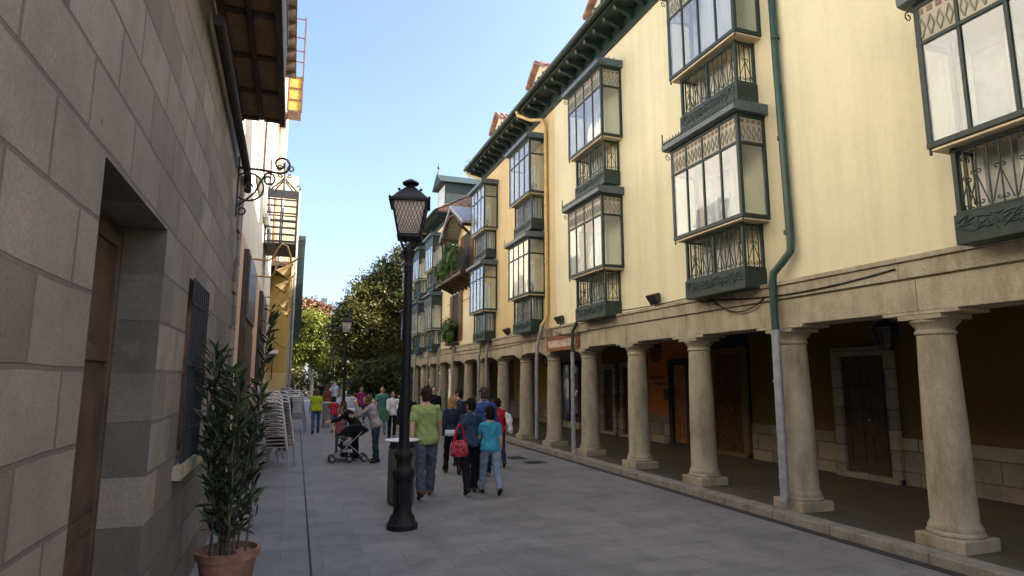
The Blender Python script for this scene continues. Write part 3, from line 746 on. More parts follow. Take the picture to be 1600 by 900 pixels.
tiles_ = MB(); tiles_.box(-7, XL+.02, -6, 21.69, 9.80, 9.92); tiles_.face([(XL+.5,-6,9.96),(-5,-6,11.5),(-5,16.5,11.5),(XL+.5,16.5,9.96)]); tiles_.build('roof', TILE, L1)
w = MB(); w.box(XL+.021, XL+.52, -6, 16.5, 9.82, 9.94)
for y in np.arange(-5.5, 16.4, .6): w.box(XL+.001, XL+.48, y, y+.1, 9.68, 9.819)
w.build('eaves', WOODD, L1)
# doorway and barred window near the camera
d = MB(); d.box(XL-.32, XL-.26, 2.95, 4.35, 0, 2.75, 0)
for a in (2.95, 3.62, 3.68, 4.28): d.box(XL-.27, XL-.235, a, a+.07, .02, 2.73, 0)
for z in (.1, .95, 1.9, 2.6): d.box(XL-.266, XL-.24, 3.02, 4.28, z, z+.09, 0)
dd = d.build('door', WOODD, L1, bevel=.006)
h = MB(); h.tube(spiral(3.58, 1.15, .05, 0, .95, lambda a, b: (XL-.225, a, b), 12, 1, 1), .009, 5); h.build('handle', BRASS, dd, off=WL[L1])
d = MB(); d.box(XL-.2, XL-.18, 5.35, 6.45, 1.15, 2.6, 1)
for a in (5.35, 5.87, 6.38): d.box(XL-.18, XL-.14, a, a+.07, 1.15, 2.6, 0)
for z in (1.15, 1.85, 2.53): d.box(XL-.178, XL-.143, 5.42, 6.38, z, z+.07, 0)
d.box(XL-.2, XL+.06, 5.25, 6.55, 1.05, 1.148, 2)
wn = d.build('window', [WOODB, GLASSD, BEAM], L1)
q = MB()
for y in np.arange(5.42, 6.42, .125): q.bar((XL+.03, y, 1.15), (XL+.03, y, 2.6), .016)
for z in (1.4, 1.9, 2.4): q.bar((XL+.03, 5.33, z), (XL+.03, 6.47, z), .02, .008)
q.build('window_grille', IRON2, wn, off=WL[L1])
# upper windows with shutters
for y, z in ((12.4,5.6),(15.4,5.6),(18.8,5.6)):
    s = MB(); s.box(XL-.003, XL+.02, y-.5, y+.5, z, z+1.8, 1); s.box(XL, XL+.035, y-.56, y+.56, z+1.8, z+1.95, 0); s.box(XL, XL+.12, y-.62, y+.62, z-.1, z, 0)
    for a in (y-.5, y-.03, y+.44): s.box(XL, XL+.036, a, a+.06, z, z+1.8, 0)
    wn = s.build('window', [WHITEW, GLASSD], L1)
    for a in (y+.54,):
        q = MB(); q.box(XL-.004, XL+.045, a, a+.48, z, z+1.8)
        for k in range(26): q.bar((XL+.05, a+.04, z+.06+k*.066), (XL+.05, a+.44, z+.06+k*.066), .02, .03)
        q.build('shutter', WOODB, wn, off=WL[L1])
# dark timber gallery overhead
gx = -.24; t_ = MB()
t_.box(gx-.07, gx, -4, 8.15, 5.06, 5.22); t_.box(XL-.01, XL+.07, -4, 8.15, 5.08, 5.2); t_.box(-.555, -.50, -4, 8.07, 5.09, 5.2)
for y in np.arange(8.07, -4, -.82): t_.box(XL+.07, -.556, y, y+.07, 5.10, 5.19); t_.box(-.499, gx-.071, y, y+.07, 5.10, 5.19)
gal = t_.build('timber_gallery', WOODD, L1, bevel=.006)
t_ = MB(); t_.box(XL, gx-.01, -4, 8.14, 5.135, 5.15); t_.box(XL, gx-.01, -4, 8.14, 5.205, 5.25); t_.build('gallery_floor', SOFFITP, gal, off=WL[L1])
t_ = MB()
for y in np.arange(8.1, -4, -.13): t_.bar((gx-.04, y, 5.25), (gx-.04, y, 6.2), .016)
for x in np.arange(XL+.06, gx-.05, .12): t_.bar((x, 8.1, 5.25), (x, 8.1, 6.2), .016)
t_.box(gx-.06, gx-.02, -4, 8.12, 6.2, 6.24); t_.box(XL, gx-.06, 8.08, 8.12, 6.2, 6.24)
t_.build('gallery_railing', IRON2, gal, off=WL[L1])
tag(MB().tube([(XL+.09,5.2,4.74),(XL+.09,8.9,4.6),(XL+.07,9.3,4.5)], .05, 10).build('rolled_awning', plain('dark canvas', (.045,.036,.035), .9, .3, 9), smooth=True), 'rolled dark awning pole along the stone wall under the timber gallery', 'awning')
for y, z0, z1, wdt, lab in ((11.35,0,3.85,2.0,'tall dark shopfront panel on the pink wall, the wider and nearer'),(16.4,0,3.85,2.2,'tall dark shopfront panel on the pink wall, the farther one')):
    s = thing('shopfront_panel', lab, 'shopfront', (XL, y, 0), 'dark shopfront panels')
    p = MB(); p.box(XL-.004, XL+.07, y-wdt/2, y+wdt/2, z0, z1)
    for k in range(4): p.box(XL+.07, XL+.085, y-wdt/2+.06+k*wdt/4, y-wdt/2+wdt/4+k*wdt/4-.02, .25, 2.6)
    p.build('panel', WOODD, s, bevel=.008)
    p = MB(); p.box(XL+.07, XL+.10, y-wdt/2+.05, y+wdt/2-.05, 2.75, 3.75); p.build('fascia', plain('slate fascia', (.08,.085,.105), .3, .25, 4), s, bevel=.01)
# wrought-iron scroll bracket
Y = 8.5
def fx(a, b): return (a, Y, b)
b = MB()
b.tube([(XL,Y,4.57),(-.5,Y,4.57),(-.32,Y,4.55)]+spiral(-.27, 4.675, .125, -math.pi/2, 1.35, fx, 16, 1, .25), .017, 6)
b.tube(spiral(-.665, 4.32, .19, 1.9, 1.0, fx, 20, 1, 1), .014, 6)
b.tube([(XL+.0,Y,4.03),(-.7,Y,4.12),(-.58,Y,4.25),(-.52,Y,4.40),(-.46,Y,4.52),(-.42,Y,4.54)]+spiral(-.42, 4.445, .095, math.pi/2, 1.2, fx, 12, -1, .3), .014, 6)
b.tube(spiral(-.73, 3.99, .07, math.pi, 1.1, fx, 12, 1, .3), .012, 6)
b.tube(spiral(-.665, 4.32, .06, 0, 1.3, fx, 12, 1, .3), .012, 6)
b.box(XL-.001, XL+.02, Y-.02, Y+.02, 3.9, 4.72)
tag(b.build('scroll_bracket', IRON2, smooth=True), 'black wrought-iron scroll bracket on the left wall against the sky', 'bracket')
# brass gooseneck lamps
def gooseneck(Y, z, reach, label, drop=.3):
    o = thing('gooseneck_lamp', label, 'wall lamp', (XL, Y, z), 'brass gooseneck lamps over the shopfronts')
    a = MB(); e = XL+reach
    a.lathe([(.001,-.02),(.05,-.01),(.05,.01),(.001,.02)], 0, 0, 10)
    a.v = [(XL+.02+v[2], Y+v[0], z+v[1]) for v in a.v]
    a.tube([(XL,Y,z),(XL+reach*.5,Y,z-.01),(XL+reach*.6,Y,z+.06),(XL+reach*.68,Y,z+.2),(XL+reach*.77,Y,z+.28),(XL+reach*.88,Y,z+.24),(XL+reach*.95,Y,z+.1),(e-.01,Y,z-.08)], .017, 8)
    a.build('arm', BRASS, o, smooth=True)
    s = MB(); rot = Matrix.Rotation(R(38), 3, 'Y')
    rings = []
    for r, d in ((.02,-.03),(.03,.03),(.05,.05),(.055,.08),(.075,.12),(.125,.21),(.14,.235),(.128,.23),(.075,.13),(.04,.07)):
        rings.append([Vector((e-.01, Y, z-.06)) + rot @ Vector((r*math.cos(t), r*math.sin(t), -d)) for t in [2*math.pi*k/18 for k in range(18)]])
    s.loft(rings); s.build('lamp_shade', BRASS, o, smooth=True)
    c = MB(); c.tube([(e-.02,Y,z-.03),(e+.06,Y,z+.03),(e+.10,Y,z+.09)], [.02,.014,.006], 6); c.build('finial', BRASS, o, smooth=True)
gooseneck(10.56, 3.73, .72, 'brass gooseneck lamp nearest the camera on the left wall, highest arm')
gooseneck(11.92, 3.67, .68, 'second brass gooseneck lamp on the left wall, beside the nearer panel')
gooseneck(15.4, 3.72, .66, 'third brass gooseneck lamp on the left wall, at the farther panel')
gooseneck(17.5, 3.75, .70, 'last and smallest brass gooseneck lamp on the left wall')
# iron balcony cage on the wall
c = thing('iron_cage_balcony', 'black wrought-iron cage balcony topped by scrolls on the left wall', 'balcony', (XL, 16, 5.1))
q = MB(); x0, x1, y0, y1 = XL, -.08, 15.6, 17.2
for z in (5.12, 5.30, 5.48, 5.66, 5.84, 6.02, 6.18):
    q.bar((x0,y0,z),(x1,y0,z),.035); q.bar((x0,y1,z),(x1,y1,z),.035); q.bar((x1,y0,z),(x1,y1,z),.035)
for x in (x0+.02, (x0+x1)/2, x1): q.bar((x,y0,5.05),(x,y0,6.4),.04); q.bar((x,y1,5.05),(x,y1,6.4),.04)
q.box(x0, x1, y0-.01, y1, 5.05, 5.09); q.build('railing', IRON2, c)
q = MB(); q.box(x0-.0, x1+.03, y0-.03, y0+.01, 6.22, 6.42); q.box(x1, x1+.03, y0, y1, 6.22, 6.42); q.build('frieze', IRON2, c)
q = MB(); xm = -.4; f3 = lambda a, b: (a, y0, b)
q.tube([(xm,y0,6.42),(xm,y0,7.15)], .035, 6)
for sg in (-1, 1):
    q.tube([(xm+sg*.3,y0,6.42),(xm+sg*.1,y0,6.62),(xm,y0,6.75)], .022, 5); q.tube([(xm+sg*.2,y0,6.42),(xm,y0,6.68)], .02, 5)
    q.tube(spiral(xm+sg*.13, 6.98, .09, math.pi/2+sg*math.pi/2, 1.2, f3, 12, -sg, .3), .024, 5)
    q.tube(spiral(xm+sg*.11, 6.80, .06, math.pi/2+sg*math.pi/2, 1.1, f3, 10, sg, .3), .02, 5)
    q.tube(spiral(xm+sg*.33, 6.52, .07, -math.pi/2, .8, f3, 9, sg, .5), .02, 5)
q.build('scroll_crest', IRON2, c, smooth=True)
# ---- yellow house
L2 = thing('yellow_house', 'ochre yellow house end jutting out past the pink wall on the left', 'house', (-1, 22, 0), 'houses along the left side')
w = MB(); w.box(-6, -.2, 21.7, 23.9, 2.0, 5.6); w.build('wall', YELLOW, L2)
w = MB(); w.box(-6, -.19, 21.69, 23.89, 0, 2.0); w.build('wall_base', plaster('pale yellow plaster', (.62,.50,.22), .3), L2)
w = MB(); w.box(-6, -.6, 21.7, 23.9, 5.6, 13.2); w.build('upper_wall', SUNLITP, L2)  # upper floors painted white to carry the glare of sun on them
w = MB(); w.box(-1.2, -.18, 20.9, 21.69, 5.45, 5.6)
for k in range(5): w.box(-1.1+k*.21, -1.02+k*.21, 20.92, 21.69, 5.25, 5.45)
bal = w.build('balcony', WOODD, L2)
q = MB()
for x in np.arange(-1.18, -.18, .1): q.bar((x, 20.93, 5.6), (x, 20.93, 6.5), .015)
q.box(-1.2, -.18, 20.91, 20.95, 6.5, 6.54); q.build('railing', IRON2, bal, off=WL[L2])
w = MB(); w.tube([(-.78,21.63,5.7),(-.78,21.63,13)], .07, 10); w.build('downpipe', plain('orange pipe', (.50,.22,.08), .5), L2, smooth=True)
w = MB(); w.box(-.58, -.14, 20.95, 21.3, 10.8, 10.86, 1); w.box(-.58, -.14, 20.95, 20.99, 10.86, 12.05, 0)
for z in (10.8, 11.2, 11.62, 12.03): w.box(-.6, -.12, 20.93, 20.948, z, z+.05, 1)
for x in (-.6, -.16): w.box(x, x+.05, 20.92, 20.96, 10.8, 14.3, 1)
for z in (12.6, 13.0, 13.5, 14.2): w.box(-.58, -.14, 20.93, 20.95, z, z+.04, 1)
w.box(-1.0, -.14, 21.3, 21.7, 10.8, 10.9, 1)
w.build('top_gallery', [plain('amber panel', (.62,.36,.06), .6), WOODB], L2)
wl = thing('wall_lantern', 'small white wall lantern on the yellow house', 'lantern', (-.8, 21.6, 3.3))
q = MB(); q.bar((-.82,21.69,3.35),(-.82,21.5,3.35),.03); q.lathe([(.02,3.72),(.12,3.60),(.13,3.58)], -.82, 21.45, 8); q.build('bracket', IRON2, wl)
q = MB(); q.lathe([(.07,3.3),(.11,3.58)], -.82, 21.45, 6); q.build('glass', WHITEE, wl)
s = MB(); s.box(-.85, -.45, 21.6, 21.68, 2.62, 2.74, 0); s.bar((-.62,21.64,2.62),(-.62,21.64,1.75),.03,m=1); tag(s.build('awning_box', [WHITEE, IRON2]), 'white awning box with hanging crank rod on the yellow wall', 'awning box')
tag(MB().tube(sag((-.8,21.585,3.25),(-.2,21.585,2.8),.08), .012, 5).build('cable', CABLE), 'thin cable across the yellow wall', 'cable')
# ---- green gallery house
L3 = thing('green_gallery_house', 'house with dark green louvred corner gallery beyond the yellow house', 'house', (-1, 24.5, 0), 'houses along the left side')
w = MB(); w.box(-6, -.12, 23.95, 34, 0, 9.5); w.build('wall', PALE, L3)
w = MB(); w.box(-.12, .22, 24.0, 27.5, 3.6, 7.0); w.box(-.14, .26, 23.95, 27.55, 7.0, 7.18); w.box(-.1, .2, 24.05, 27.4, 3.3, 3.6)
z = 3.75
while z < 6.9: w.bar((-.12, 23.99, z), (.22, 23.99, z), .03, .03); w.bar((.23, 24.05, z), (.23, 27.45, z), .03, .03); z += .085
w.build('louvred_gallery', IRON, L3)
w = MB(); w.tube([(-.06,23.88,0),(-.06,23.88,9)], .05, 8); w.build('downpipe', PIPEZ, L3, smooth=True)

# ================================================================ LAMP POSTS
def lamp_post(label):
    o = thing('street_lamp', label, 'street lamp', (0,0,0), 'black lamp posts down the street')
    s = MB()
    s.lathe([(.19,0),(.19,.06),(.165,.08),(.15,.14),(.118,.18),(.108,.24),(.108,.56),(.118,.575),(.13,.60),(.138,.64),(.138,.675),(.125,.70),(.098,.725),(.09,.74),(.09,.80),(.10,.82),(.112,.85),(.112,.885),(.098,.91),(.078,.93),(.072,.96),(.066,1.05),(.058,2.2),(.054,3.16),(.062,3.165),(.062,3.19),(.054,3.195),(.054,3.23),(.063,3.235),(.063,3.26),(.056,3.27),(.06,3.34),(.08,3.41),(.086,3.44),(.05,3.46)], 0, 0, 20)
    for k in range(10):
        a = 2*math.pi*k/10; s.bar((.108*math.cos(a),.108*math.sin(a),.26),(.108*math.cos(a),.108*math.sin(a),.54),.016)
    post = s.build('post', LAMPM, o, smooth=True)
    c = MB()
    for k in range(4):
        a = math.pi/4+k*math.pi/2; x, y = math.cos(a), math.sin(a)
        c.tube([(.05*x,.05*y,3.44),(.10*x,.10*y,3.50),(.155*x,.155*y,3.57),(.165*x,.165*y,3.65)], .011, 6)
        c.tube([(.05*x,.05*y,3.46),(.06*x,.06*y,3.55),(.12*x,.12*y,3.64)], .008, 6)
    c.build('cradle', LAMPM, o, smooth=True)
    f = MB(); zb, zt = 3.63, 4.09; rb, rt = .135, .225
    cs = [(-1,-1),(1,-1),(1,1),(-1,1)]
    for (i, j) in cs: f.bar((rb*i,rb*j,zb),(rt*i,rt*j,zt),.030)
    for k in range(4):
        (i, j), (p, q) = cs[k], cs[(k+1) % 4]
        f.bar((rb*i,rb*j,zb),(rb*p,rb*q,zb),.04,.05); f.bar((rt*i,rt*j,zt),(rt*p,rt*q,zt),.05,.04)
    f.box(-rb, rb, -rb, rb, zb-.035, zb-.02)
    f.build('lantern_frame', LAMPM, o, bevel=.004)
    gl = MB()
    for k in range(4):
        (i, j), (p, q) = cs[k], cs[(k+1) % 4]; e = .97
        gl.face([(rb*i*e,rb*j*e,zb),(rb*p*e,rb*q*e,zb),(rt*p*e,rt*q*e,zt),(rt*i*e,rt*j*e,zt)])
    gl.build('lantern_glass', LAMPG, o)
    me = MB()
    for k in range(4):
        (i, j), (p, q) = cs[k], cs[(k+1) % 4]
        A, B_, C_, D = Vector((rb*i,rb*j,zb)), Vector((rb*p,rb*q,zb)), Vector((rt*p,rt*q,zt)), Vector((rt*i,rt*j,zt))
        P = lambda u, v: (A.lerp(B_, u)).lerp(D.lerp(C_, u), v)*1.0
        n = 9
        for a in range(-n//2-1, n):
            for sg in (1, -1):
                u0, u1 = a/n, a/n+1.0
                kk = .55; v0 = max(0, -u0/kk); v1 = min(1, (1-u0)/kk)
                if v1 <= v0: continue
                s_, t_ = (u0+kk*v0, v0), (u0+kk*v1, v1)
                if sg < 0: s_, t_ = (1-s_[0], s_[1]), (1-t_[0], t_[1])
                me.bar(P(*s_), P(*t_), .005, .005)
    me.build('wire_mesh', LAMPM, o)
    rf = MB(); q = math.sqrt(2)
    rf.lathe([(.262*q,4.065),(.265*q,4.085),(.222*q,4.115),(.15*q,4.20),(.098*q,4.255),(.058*q,4.295),(.045*q,4.31)], 0, 0, 4, rot=math.pi/4)
    for (i, j) in cs: rf.ball((.14*i,.14*j,4.235), .02, n=8, k=6); rf.ball((.25*i,.25*j,4.10), .018, n=8, k=6)
    rf.lathe([(.052,4.29),(.05,4.325),(.10,4.34),(.112,4.355),(.108,4.37),(.07,4.39),(.04,4.41),(.001,4.42)], 0, 0, 16)
    rf.build('roof', LAMPM, o)
    return o
LP = lamp_post('large black lamp post with mesh-glazed lantern in the foreground')
LP2 = copy_thing(LP, (2.0, 25.4, 0), R(-4), 'black lamp post beyond the pushchair, in front of the trees'); copy_thing(LP, (3.0, 49, 0), R(12), 'distant small lamp post under the pale green tree')
LP.location = (1.36, 7.76, 0); LP.rotation_euler = (0, 0, R(-12)); WL[LP] = Vector(LP.location)
# litter bin
bn = thing('litter_bin', 'dark steel litter bin with white ashtray rim behind the foreground lamp post', 'litter bin', (1.585, 9.2, 0))
q = MB(); q.lathe([(.185,.02),(.19,.03),(.19,.80),(.185,.81)], 1.585, 9.2, 28)
for k in range(28):
    a = 2*math.pi*k/28; q.bar((1.585+.192*math.cos(a),9.2+.192*math.sin(a),.06),(1.585+.192*math.cos(a),9.2+.192*math.sin(a),.76),.012)
q.build('body', BINM, bn, smooth=True)
q = MB(); q.lathe([(.19,.80),(.195,.815),(.17,.86),(.18,.885),(.001,.886)], 1.585, 9.2, 28); q.build('neck', RUBBER, bn, smooth=True)
q = MB(); q.lathe([(.15,.885),(.25,.905),(.255,.915),(.235,.922),(.15,.912)], 1.585, 9.2, 32); q.build('rim', WHITEE, bn, smooth=True)
q = MB(); q.lathe([(.149,.9),(.001,.901)], 1.585, 9.2, 20, caps=False); q.build('ash_sand', SOIL, bn)

# hanging lanterns in the arcade
def hang_lantern(x, y, label):
    o = thing('hanging_lantern', label, 'lantern', (x, y, 2.2), 'iron lanterns hanging in the arcade')
    q = MB(); q.tube([(x,y,2.8),(x,y,2.52)], .01, 5); q.lathe([(.03,2.54),(.14,2.46),(.15,2.44)], x, y, 6); q.lathe([(.08,2.18),(.10,2.20),(.06,2.15)], x, y, 6)
    for k in range(6):
        a = math.pi*k/3; q.bar((x+.09*math.cos(a),y+.09*math.sin(a),2.2),(x+.14*math.cos(a),y+.14*math.sin(a),2.45),.014)
    q.build('frame', IRON2, o); q = MB(); q.lathe([(.085,2.2),(.13,2.44)], x, y, 6, caps=False); q.build('glass', GLASSD, o)
hang_lantern(7.0, 10.8, 'iron lantern hanging inside the arcade beside the orange wall')
hang_lantern(7.3, 17.2, 'iron lantern hanging inside the arcade of the ochre house')
hang_lantern(7.0, 5.6, 'iron lantern hanging inside the arcade, nearest the camera')
# plaque letters and letter box on the orange wall
sgn = thing('wall_lettering', 'two short rows of dark raised lettering on the orange arcade wall', 'sign', (9.5,14.6,1.6)); rr = random.Random(3)
for z, a, b in ((1.78,14.25,14.95),(1.62,14.2,14.75)):
    pl = MB(); y = a; pl.box(9.494, 9.4985, a, b, z+.045, z+.055)
    while y < b:
        wd = rr.uniform(.035,.06); pl.box(9.488, 9.4985, y, y+.018, z, z+.10); pl.box(9.488, 9.4985, y+.018, y+wd, z+rr.choice((0,.04,.08)), z+rr.choice((.02,.06,.1))+.0); y += wd+.022
    pl.build('letter_row', INK, sgn)

pl = MB(); pl.box(9.40, 9.497, 13.96, 14.18, 1.24, 1.54); pl.box(9.39, 9.40, 13.99, 14.15, 1.44, 1.46); tag(pl.build('letter_box', IRON2, bevel=.008), 'black letter box on the orange arcade wall', 'letter box')
# bollards
def bollard(x, y, label):
    o = thing('stone_bollard', label, 'bollard', (x, y, 0), 'stone bollards across the street')
    q = MB(); q.lathe([(.16,0),(.16,.06),(.13,.08),(.125,.82),(.14,.86)], x, y, 16); q.build('shaft', BOLL, o, smooth=True)
    q = MB(); q.lathe([(.15,.855),(.22,.87),(.22,.91),(.15,.935),(.001,.94)], x, y, 16); q.build('cap', granite('pale bollard cap', (.42,.41,.4)) if 'pale bollard cap' not in bpy.data.materials else bpy.data.materials['pale bollard cap'], o, smooth=True)
bollard(1.69, 22.9, 'round stone bollard at the foot of the second lamp post'); bollard(1.30, 24.6, 'round stone bollard between the two children'); bollard(4.3, 24.5, 'round stone bollard hidden behind the foreground lamp post')

# ================================================================ CHAIRS
def chair(label, group):
    o = thing('bistro_chair', label, 'chair', (0,0,0), group)
    f = MB()
    for sy in (-.265, .265):
        f.tube([(.27,sy,0),(.235,sy,.35),(.20,sy,.60),(.15,sy,.665),(.05,sy,.68),(-.20,sy*.96,.665),(-.27,sy*.9,.72),(-.31,sy*.85,.85)], .015, 6)
        f.tube([(-.30,sy*.95,0),(-.22,sy*.95,.42),(-.24,sy*.94,.66)], .015, 6); f.tube([(.225,sy,.43),(-.22,sy*.95,.42)], .011, 6)
    f.tube([(-.31,-.225,.85),(-.325,-.1,.87),(-.325,.1,.87),(-.31,.225,.85)], .015, 6)
    f.build('frame', ALU, o, smooth=True)
    s = MB()
    for k in range(7): s.box(-.2+k*.062, -.2+k*.062+.05, -.25, .25, .435, .447)
    s.build('seat', RATTAN, o)
    b = MB()
    for k in range(5): b.box(-.305-.0*k, -.29, -.215, .215, .60+k*.052, .64+k*.052)
    b.build('backrest', RATTAN, o)
    return o
C0 = chair('aluminium bistro chair in the stack beside the potted plant', 'chairs stacked beside the potted plant')
prev = C0
def stack(cx, cy, n, rz, label, group, first=False, pitch=.072):
    for k in range(n):
        c = C0 if (first and k == 0) else copy_tree(C0)
        lab = label % ('bottom chair' if k == 0 else 'top chair' if k == n-1 else 'chair number %d from the bottom' % (k+1))
        c['label'] = lab; c['group'] = group
        c.location = (cx-.012*k*math.cos(rz), cy-.012*k*math.sin(rz), pitch*k); c.rotation_euler = (0,0,rz)
stack(-.16, 13.75, 13, R(-14), '%s in the aluminium stack beside the plant', 'chairs stacked beside the potted plant', True)
stack(-.40, 14.9, 12, R(-10), '%s in the hidden second aluminium stack', 'chairs in the second stack')
stack(.28, 22.9, 11, R(-8), '%s in the stack before the green gallery', 'chairs stacked by the green gallery house')

# ================================================================ LEAVES
def leaf_cards(name, C, L, mat, parent=None, off=None, seed=1, aspect=.5, up=.35, dirs=None):
    rg = np.random.default_rng(seed); N = len(C)
    n = rg.normal(size=(N,3)); n[:,2] = np.abs(n[:,2])+up; n /= np.linalg.norm(n, axis=1)[:,None]
    t = rg.normal(size=(N,3)) if dirs is None else dirs + rg.normal(size=(N,3))*.25
    if dirs is not None: n = rg.normal(size=(N,3))
    t -= n*(t*n).sum(1)[:,None] if dirs is None else 0
    t /= np.linalg.norm(t, axis=1)[:,None]
    b = np.cross(n, t); b /= np.linalg.norm(b, axis=1)[:,None]
    Ls = (L*rg.uniform(.65,1.25,N))[:,None]
    V = np.empty((N,6,3)); dn = np.cross(t, b)
    V[:,0] = C-t*Ls/2; V[:,1] = C-t*Ls*.15+b*Ls*aspect/2+dn*Ls*.05; V[:,2] = C+t*Ls*.22+b*Ls*aspect*.42+dn*Ls*.05
    V[:,3] = C+t*Ls/2-dn*Ls*.06; V[:,4] = C+t*Ls*.22-b*Ls*aspect*.42+dn*Ls*.05; V[:,5] = C-t*Ls*.15-b*Ls*aspect/2+dn*Ls*.05
    me = bpy.data.meshes.new(name)
    o3 = np.array(off if off is not None else (WL[parent] if parent else (0,0,0)))
    me.vertices.add(N*6); me.vertices.foreach_set('co', (V-o3).astype(np.float32).ravel())
    me.loops.add(N*6); me.loops.foreach_set('vertex_index', np.arange(N*6, dtype=np.int32))
    me.polygons.add(N); me.polygons.foreach_set('loop_start', np.arange(0,N*6,6,dtype=np.int32)); me.polygons.foreach_set('loop_total', np.full(N,6,dtype=np.int32))
    me.materials.append(mat); me.update(calc_edges=True); me.validate()
    ob = bpy.data.objects.new(name, me); COL.objects.link(ob); ob.parent = parent; WL[ob] = Vector(o3)
    return ob
def crown_points(lobes, nclump, per, cr, seed):
    rg = np.random.default_rng(seed); out = []
    vol = np.array([l[3]*l[4]*l[5] for l in lobes])**.75; vol /= vol.sum()
    for l, v in zip(lobes, vol):
        m = max(3, int(nclump*v)); d = rg.normal(size=(m,3)); d /= np.linalg.norm(d, axis=1)[:,None]
        rad = rg.uniform(.35,1.0,m)**.5
        c = np.array(l[:3]) + d*rad[:,None]*np.array(l[3:6])
        for k in range(m):
            r_ = cr*rg.uniform(.55,1.3); out.append(c[k]+rg.normal(size=(per,3))*r_*np.array([.5,.5,.36]))
    return np.concatenate(out)
def tree(name, label, base, lobes, nclump, per, cr, L, mat, seed, trunk_r=.25, bark=None, group='trees closing the end of the street', ztrunk=3):
    o = thing(name, label, 'tree', base, group)
    P = crown_points(lobes, nclump, per, cr, seed)
    leaf_cards('crown', P, L, mat, o, seed=seed)
    rr = random.Random(seed); t = MB(); bx, by, bz = base
    top = Vector((bx+rr.uniform(-.3,.3), by, ztrunk))
    t.tube([(bx,by,bz-.1),(bx,by,bz+.4),(bx+.08,by,bz+ztrunk*.5),top], [trunk_r*1.35,trunk_r,trunk_r*.85,trunk_r*.75], 10)
    for l in lobes:
        for k in range(2):
            e = Vector(l[:3])+Vector((rr.uniform(-.4,.4)*l[3],rr.uniform(-.4,.4)*l[4],rr.uniform(-.1,.5)*l[5]))
            m = top.lerp(e, .5)+Vector((rr.uniform(-.3,.3),rr.uniform(-.3,.3),.3))
            t.tube([top-Vector((0,0,.2)), m, e], [trunk_r*.6, trunk_r*.35, trunk_r*.1], 7)
    t.build('trunk', bark or BARK, o, smooth=True)
    return o
tree('plane_tree', 'big dark green tree overhanging the arcade end, tallest at the right', (7.6,42.5,0), [(7.3,42.3,8.0,2.6,2.6,3.0),(5.6,41.8,6.6,1.9,2.0,2.6),(8.9,42.5,9.4,2.6,2.4,2.2),(6.6,41.6,4.6,2.4,1.8,1.8)], 560, 95, .72, .21, L_BIG, 11, .32)
tree('plane_tree', 'dark green tree beside the second lamp post, lower than its neighbour', (4.3,41,0), [(4.2,41,5.9,1.5,1.6,2.0),(3.4,40.8,4.6,1.35,1.4,1.7),(5.2,40.8,4.6,1.6,1.4,1.7)], 420, 95, .58, .19, L_BIG, 12, .22)
tree('lime_tree', 'sunlit yellow-green tree closing the street beside the green gallery', (1.7,58,0), [(1.6,58,6.1,1.5,1.5,1.9),(.7,57.8,4.6,1.1,1.3,1.6),(2.6,58,4.3,1.2,1.3,1.7)], 400, 80, .55, .20, L_YEL, 13, .16, BARKL)
tree('autumn_tree', 'reddish brown autumn tree rising behind the yellow-green tree, left one', (1.5,92,0), [(1.2,92,9.6,3.4,2.5,3.6),(3.6,92,9.0,2.6,2.5,3.6)], 260, 50, .9, .5, L_RED, 14, .3)
tree('autumn_tree', 'reddish brown autumn tree on the slope below the far mast', (8,98,0), [(7.2,98,8.6,3.2,2.5,3.0),(10.5,98,8.0,3,2.5,3)], 260, 50, .9, .5, L_RED, 15, .3)
tree('plane_tree', 'dark tree deep in the park, seen under the other crowns', (4.5,64,0), [(4.6,64,4.6,3.4,2,3.4),(8.6,64,5.2,3.4,2,3.6)], 300, 50, .8, .36, L_BIG, 16, .3)
tree('plane_tree', 'tall dark tree behind the last arcaded house', (11.5,47,0), [(11.5,47,8.2,3,3,3.4)], 220, 55, .8, .34, L_BIG, 17, .3)
tree('olive_shrub', 'dusty olive shrub trailing under the dark trees by the arcade', (4.7,35.0,0), [(4.5,35,1.9,1.0,.8,1.1),(5.5,35.2,1.6,.9,.8,1.4),(3.8,35.4,1.5,.8,.7,.9)], 240, 50, .35, .16, L_OLV, 18, .09, ztrunk=.8)
for i, (x, y, w, h, s) in enumerate(((-3,72,4.5,5.5,21),(14,70,6,7,22))):
    tree('park_tree', 'dark mass of park tree at the %s edge of the far garden' % ('left' if i == 0 else 'right'), (x,y,0), [(x,y,h*.55,w,2.5,h*.5)], 200, 50, .9, .42, L_BIG, s, .3)
for i, (x, y, s, lb) in enumerate(((11.5,40.5,51,'nearest'),(12.5,48,52,'middle'),(12.5,56,53,'farthest'))):  # trees added to throw shade on the far end of the street
    tree('park_tree', 'broad tree added right of the street to shade its far end, the %s one' % lb, (x,y,0), [(x,y,6.2,3.6,3.4,3.2),(x-2.2,y+1,5.0,2.4,2.4,2.2)], 260, 45, .9, .42, L_BIG, s, .3)
# clipped hedge, far wall
hd = thing('park_hedge', 'low dark hedge across the end of the street', 'hedge', (2, 66, 0))
rg = np.random.default_rng(5); P = np.stack([rg.uniform(-6,16,9000), rg.uniform(67,68.5,9000), rg.uniform(.1,2.6,9000)], 1)
leaf_cards('foliage', P, .3, L_BIG, hd, seed=31)
# far white parasols and their stalls
def parasol(x, y, label):
    o = thing('parasol', label, 'parasol', (x,y,0), 'white parasols far down the street'); q = MB(); q.tube([(x,y,0),(x,y,2.3)], .03, 6); q.build('pole', ALU, o)
    q = MB(); q.lathe([(.55,2.05),(.52,2.09),(.04,2.35)], x, y, 8); q.build('canopy', WHITEE, o)

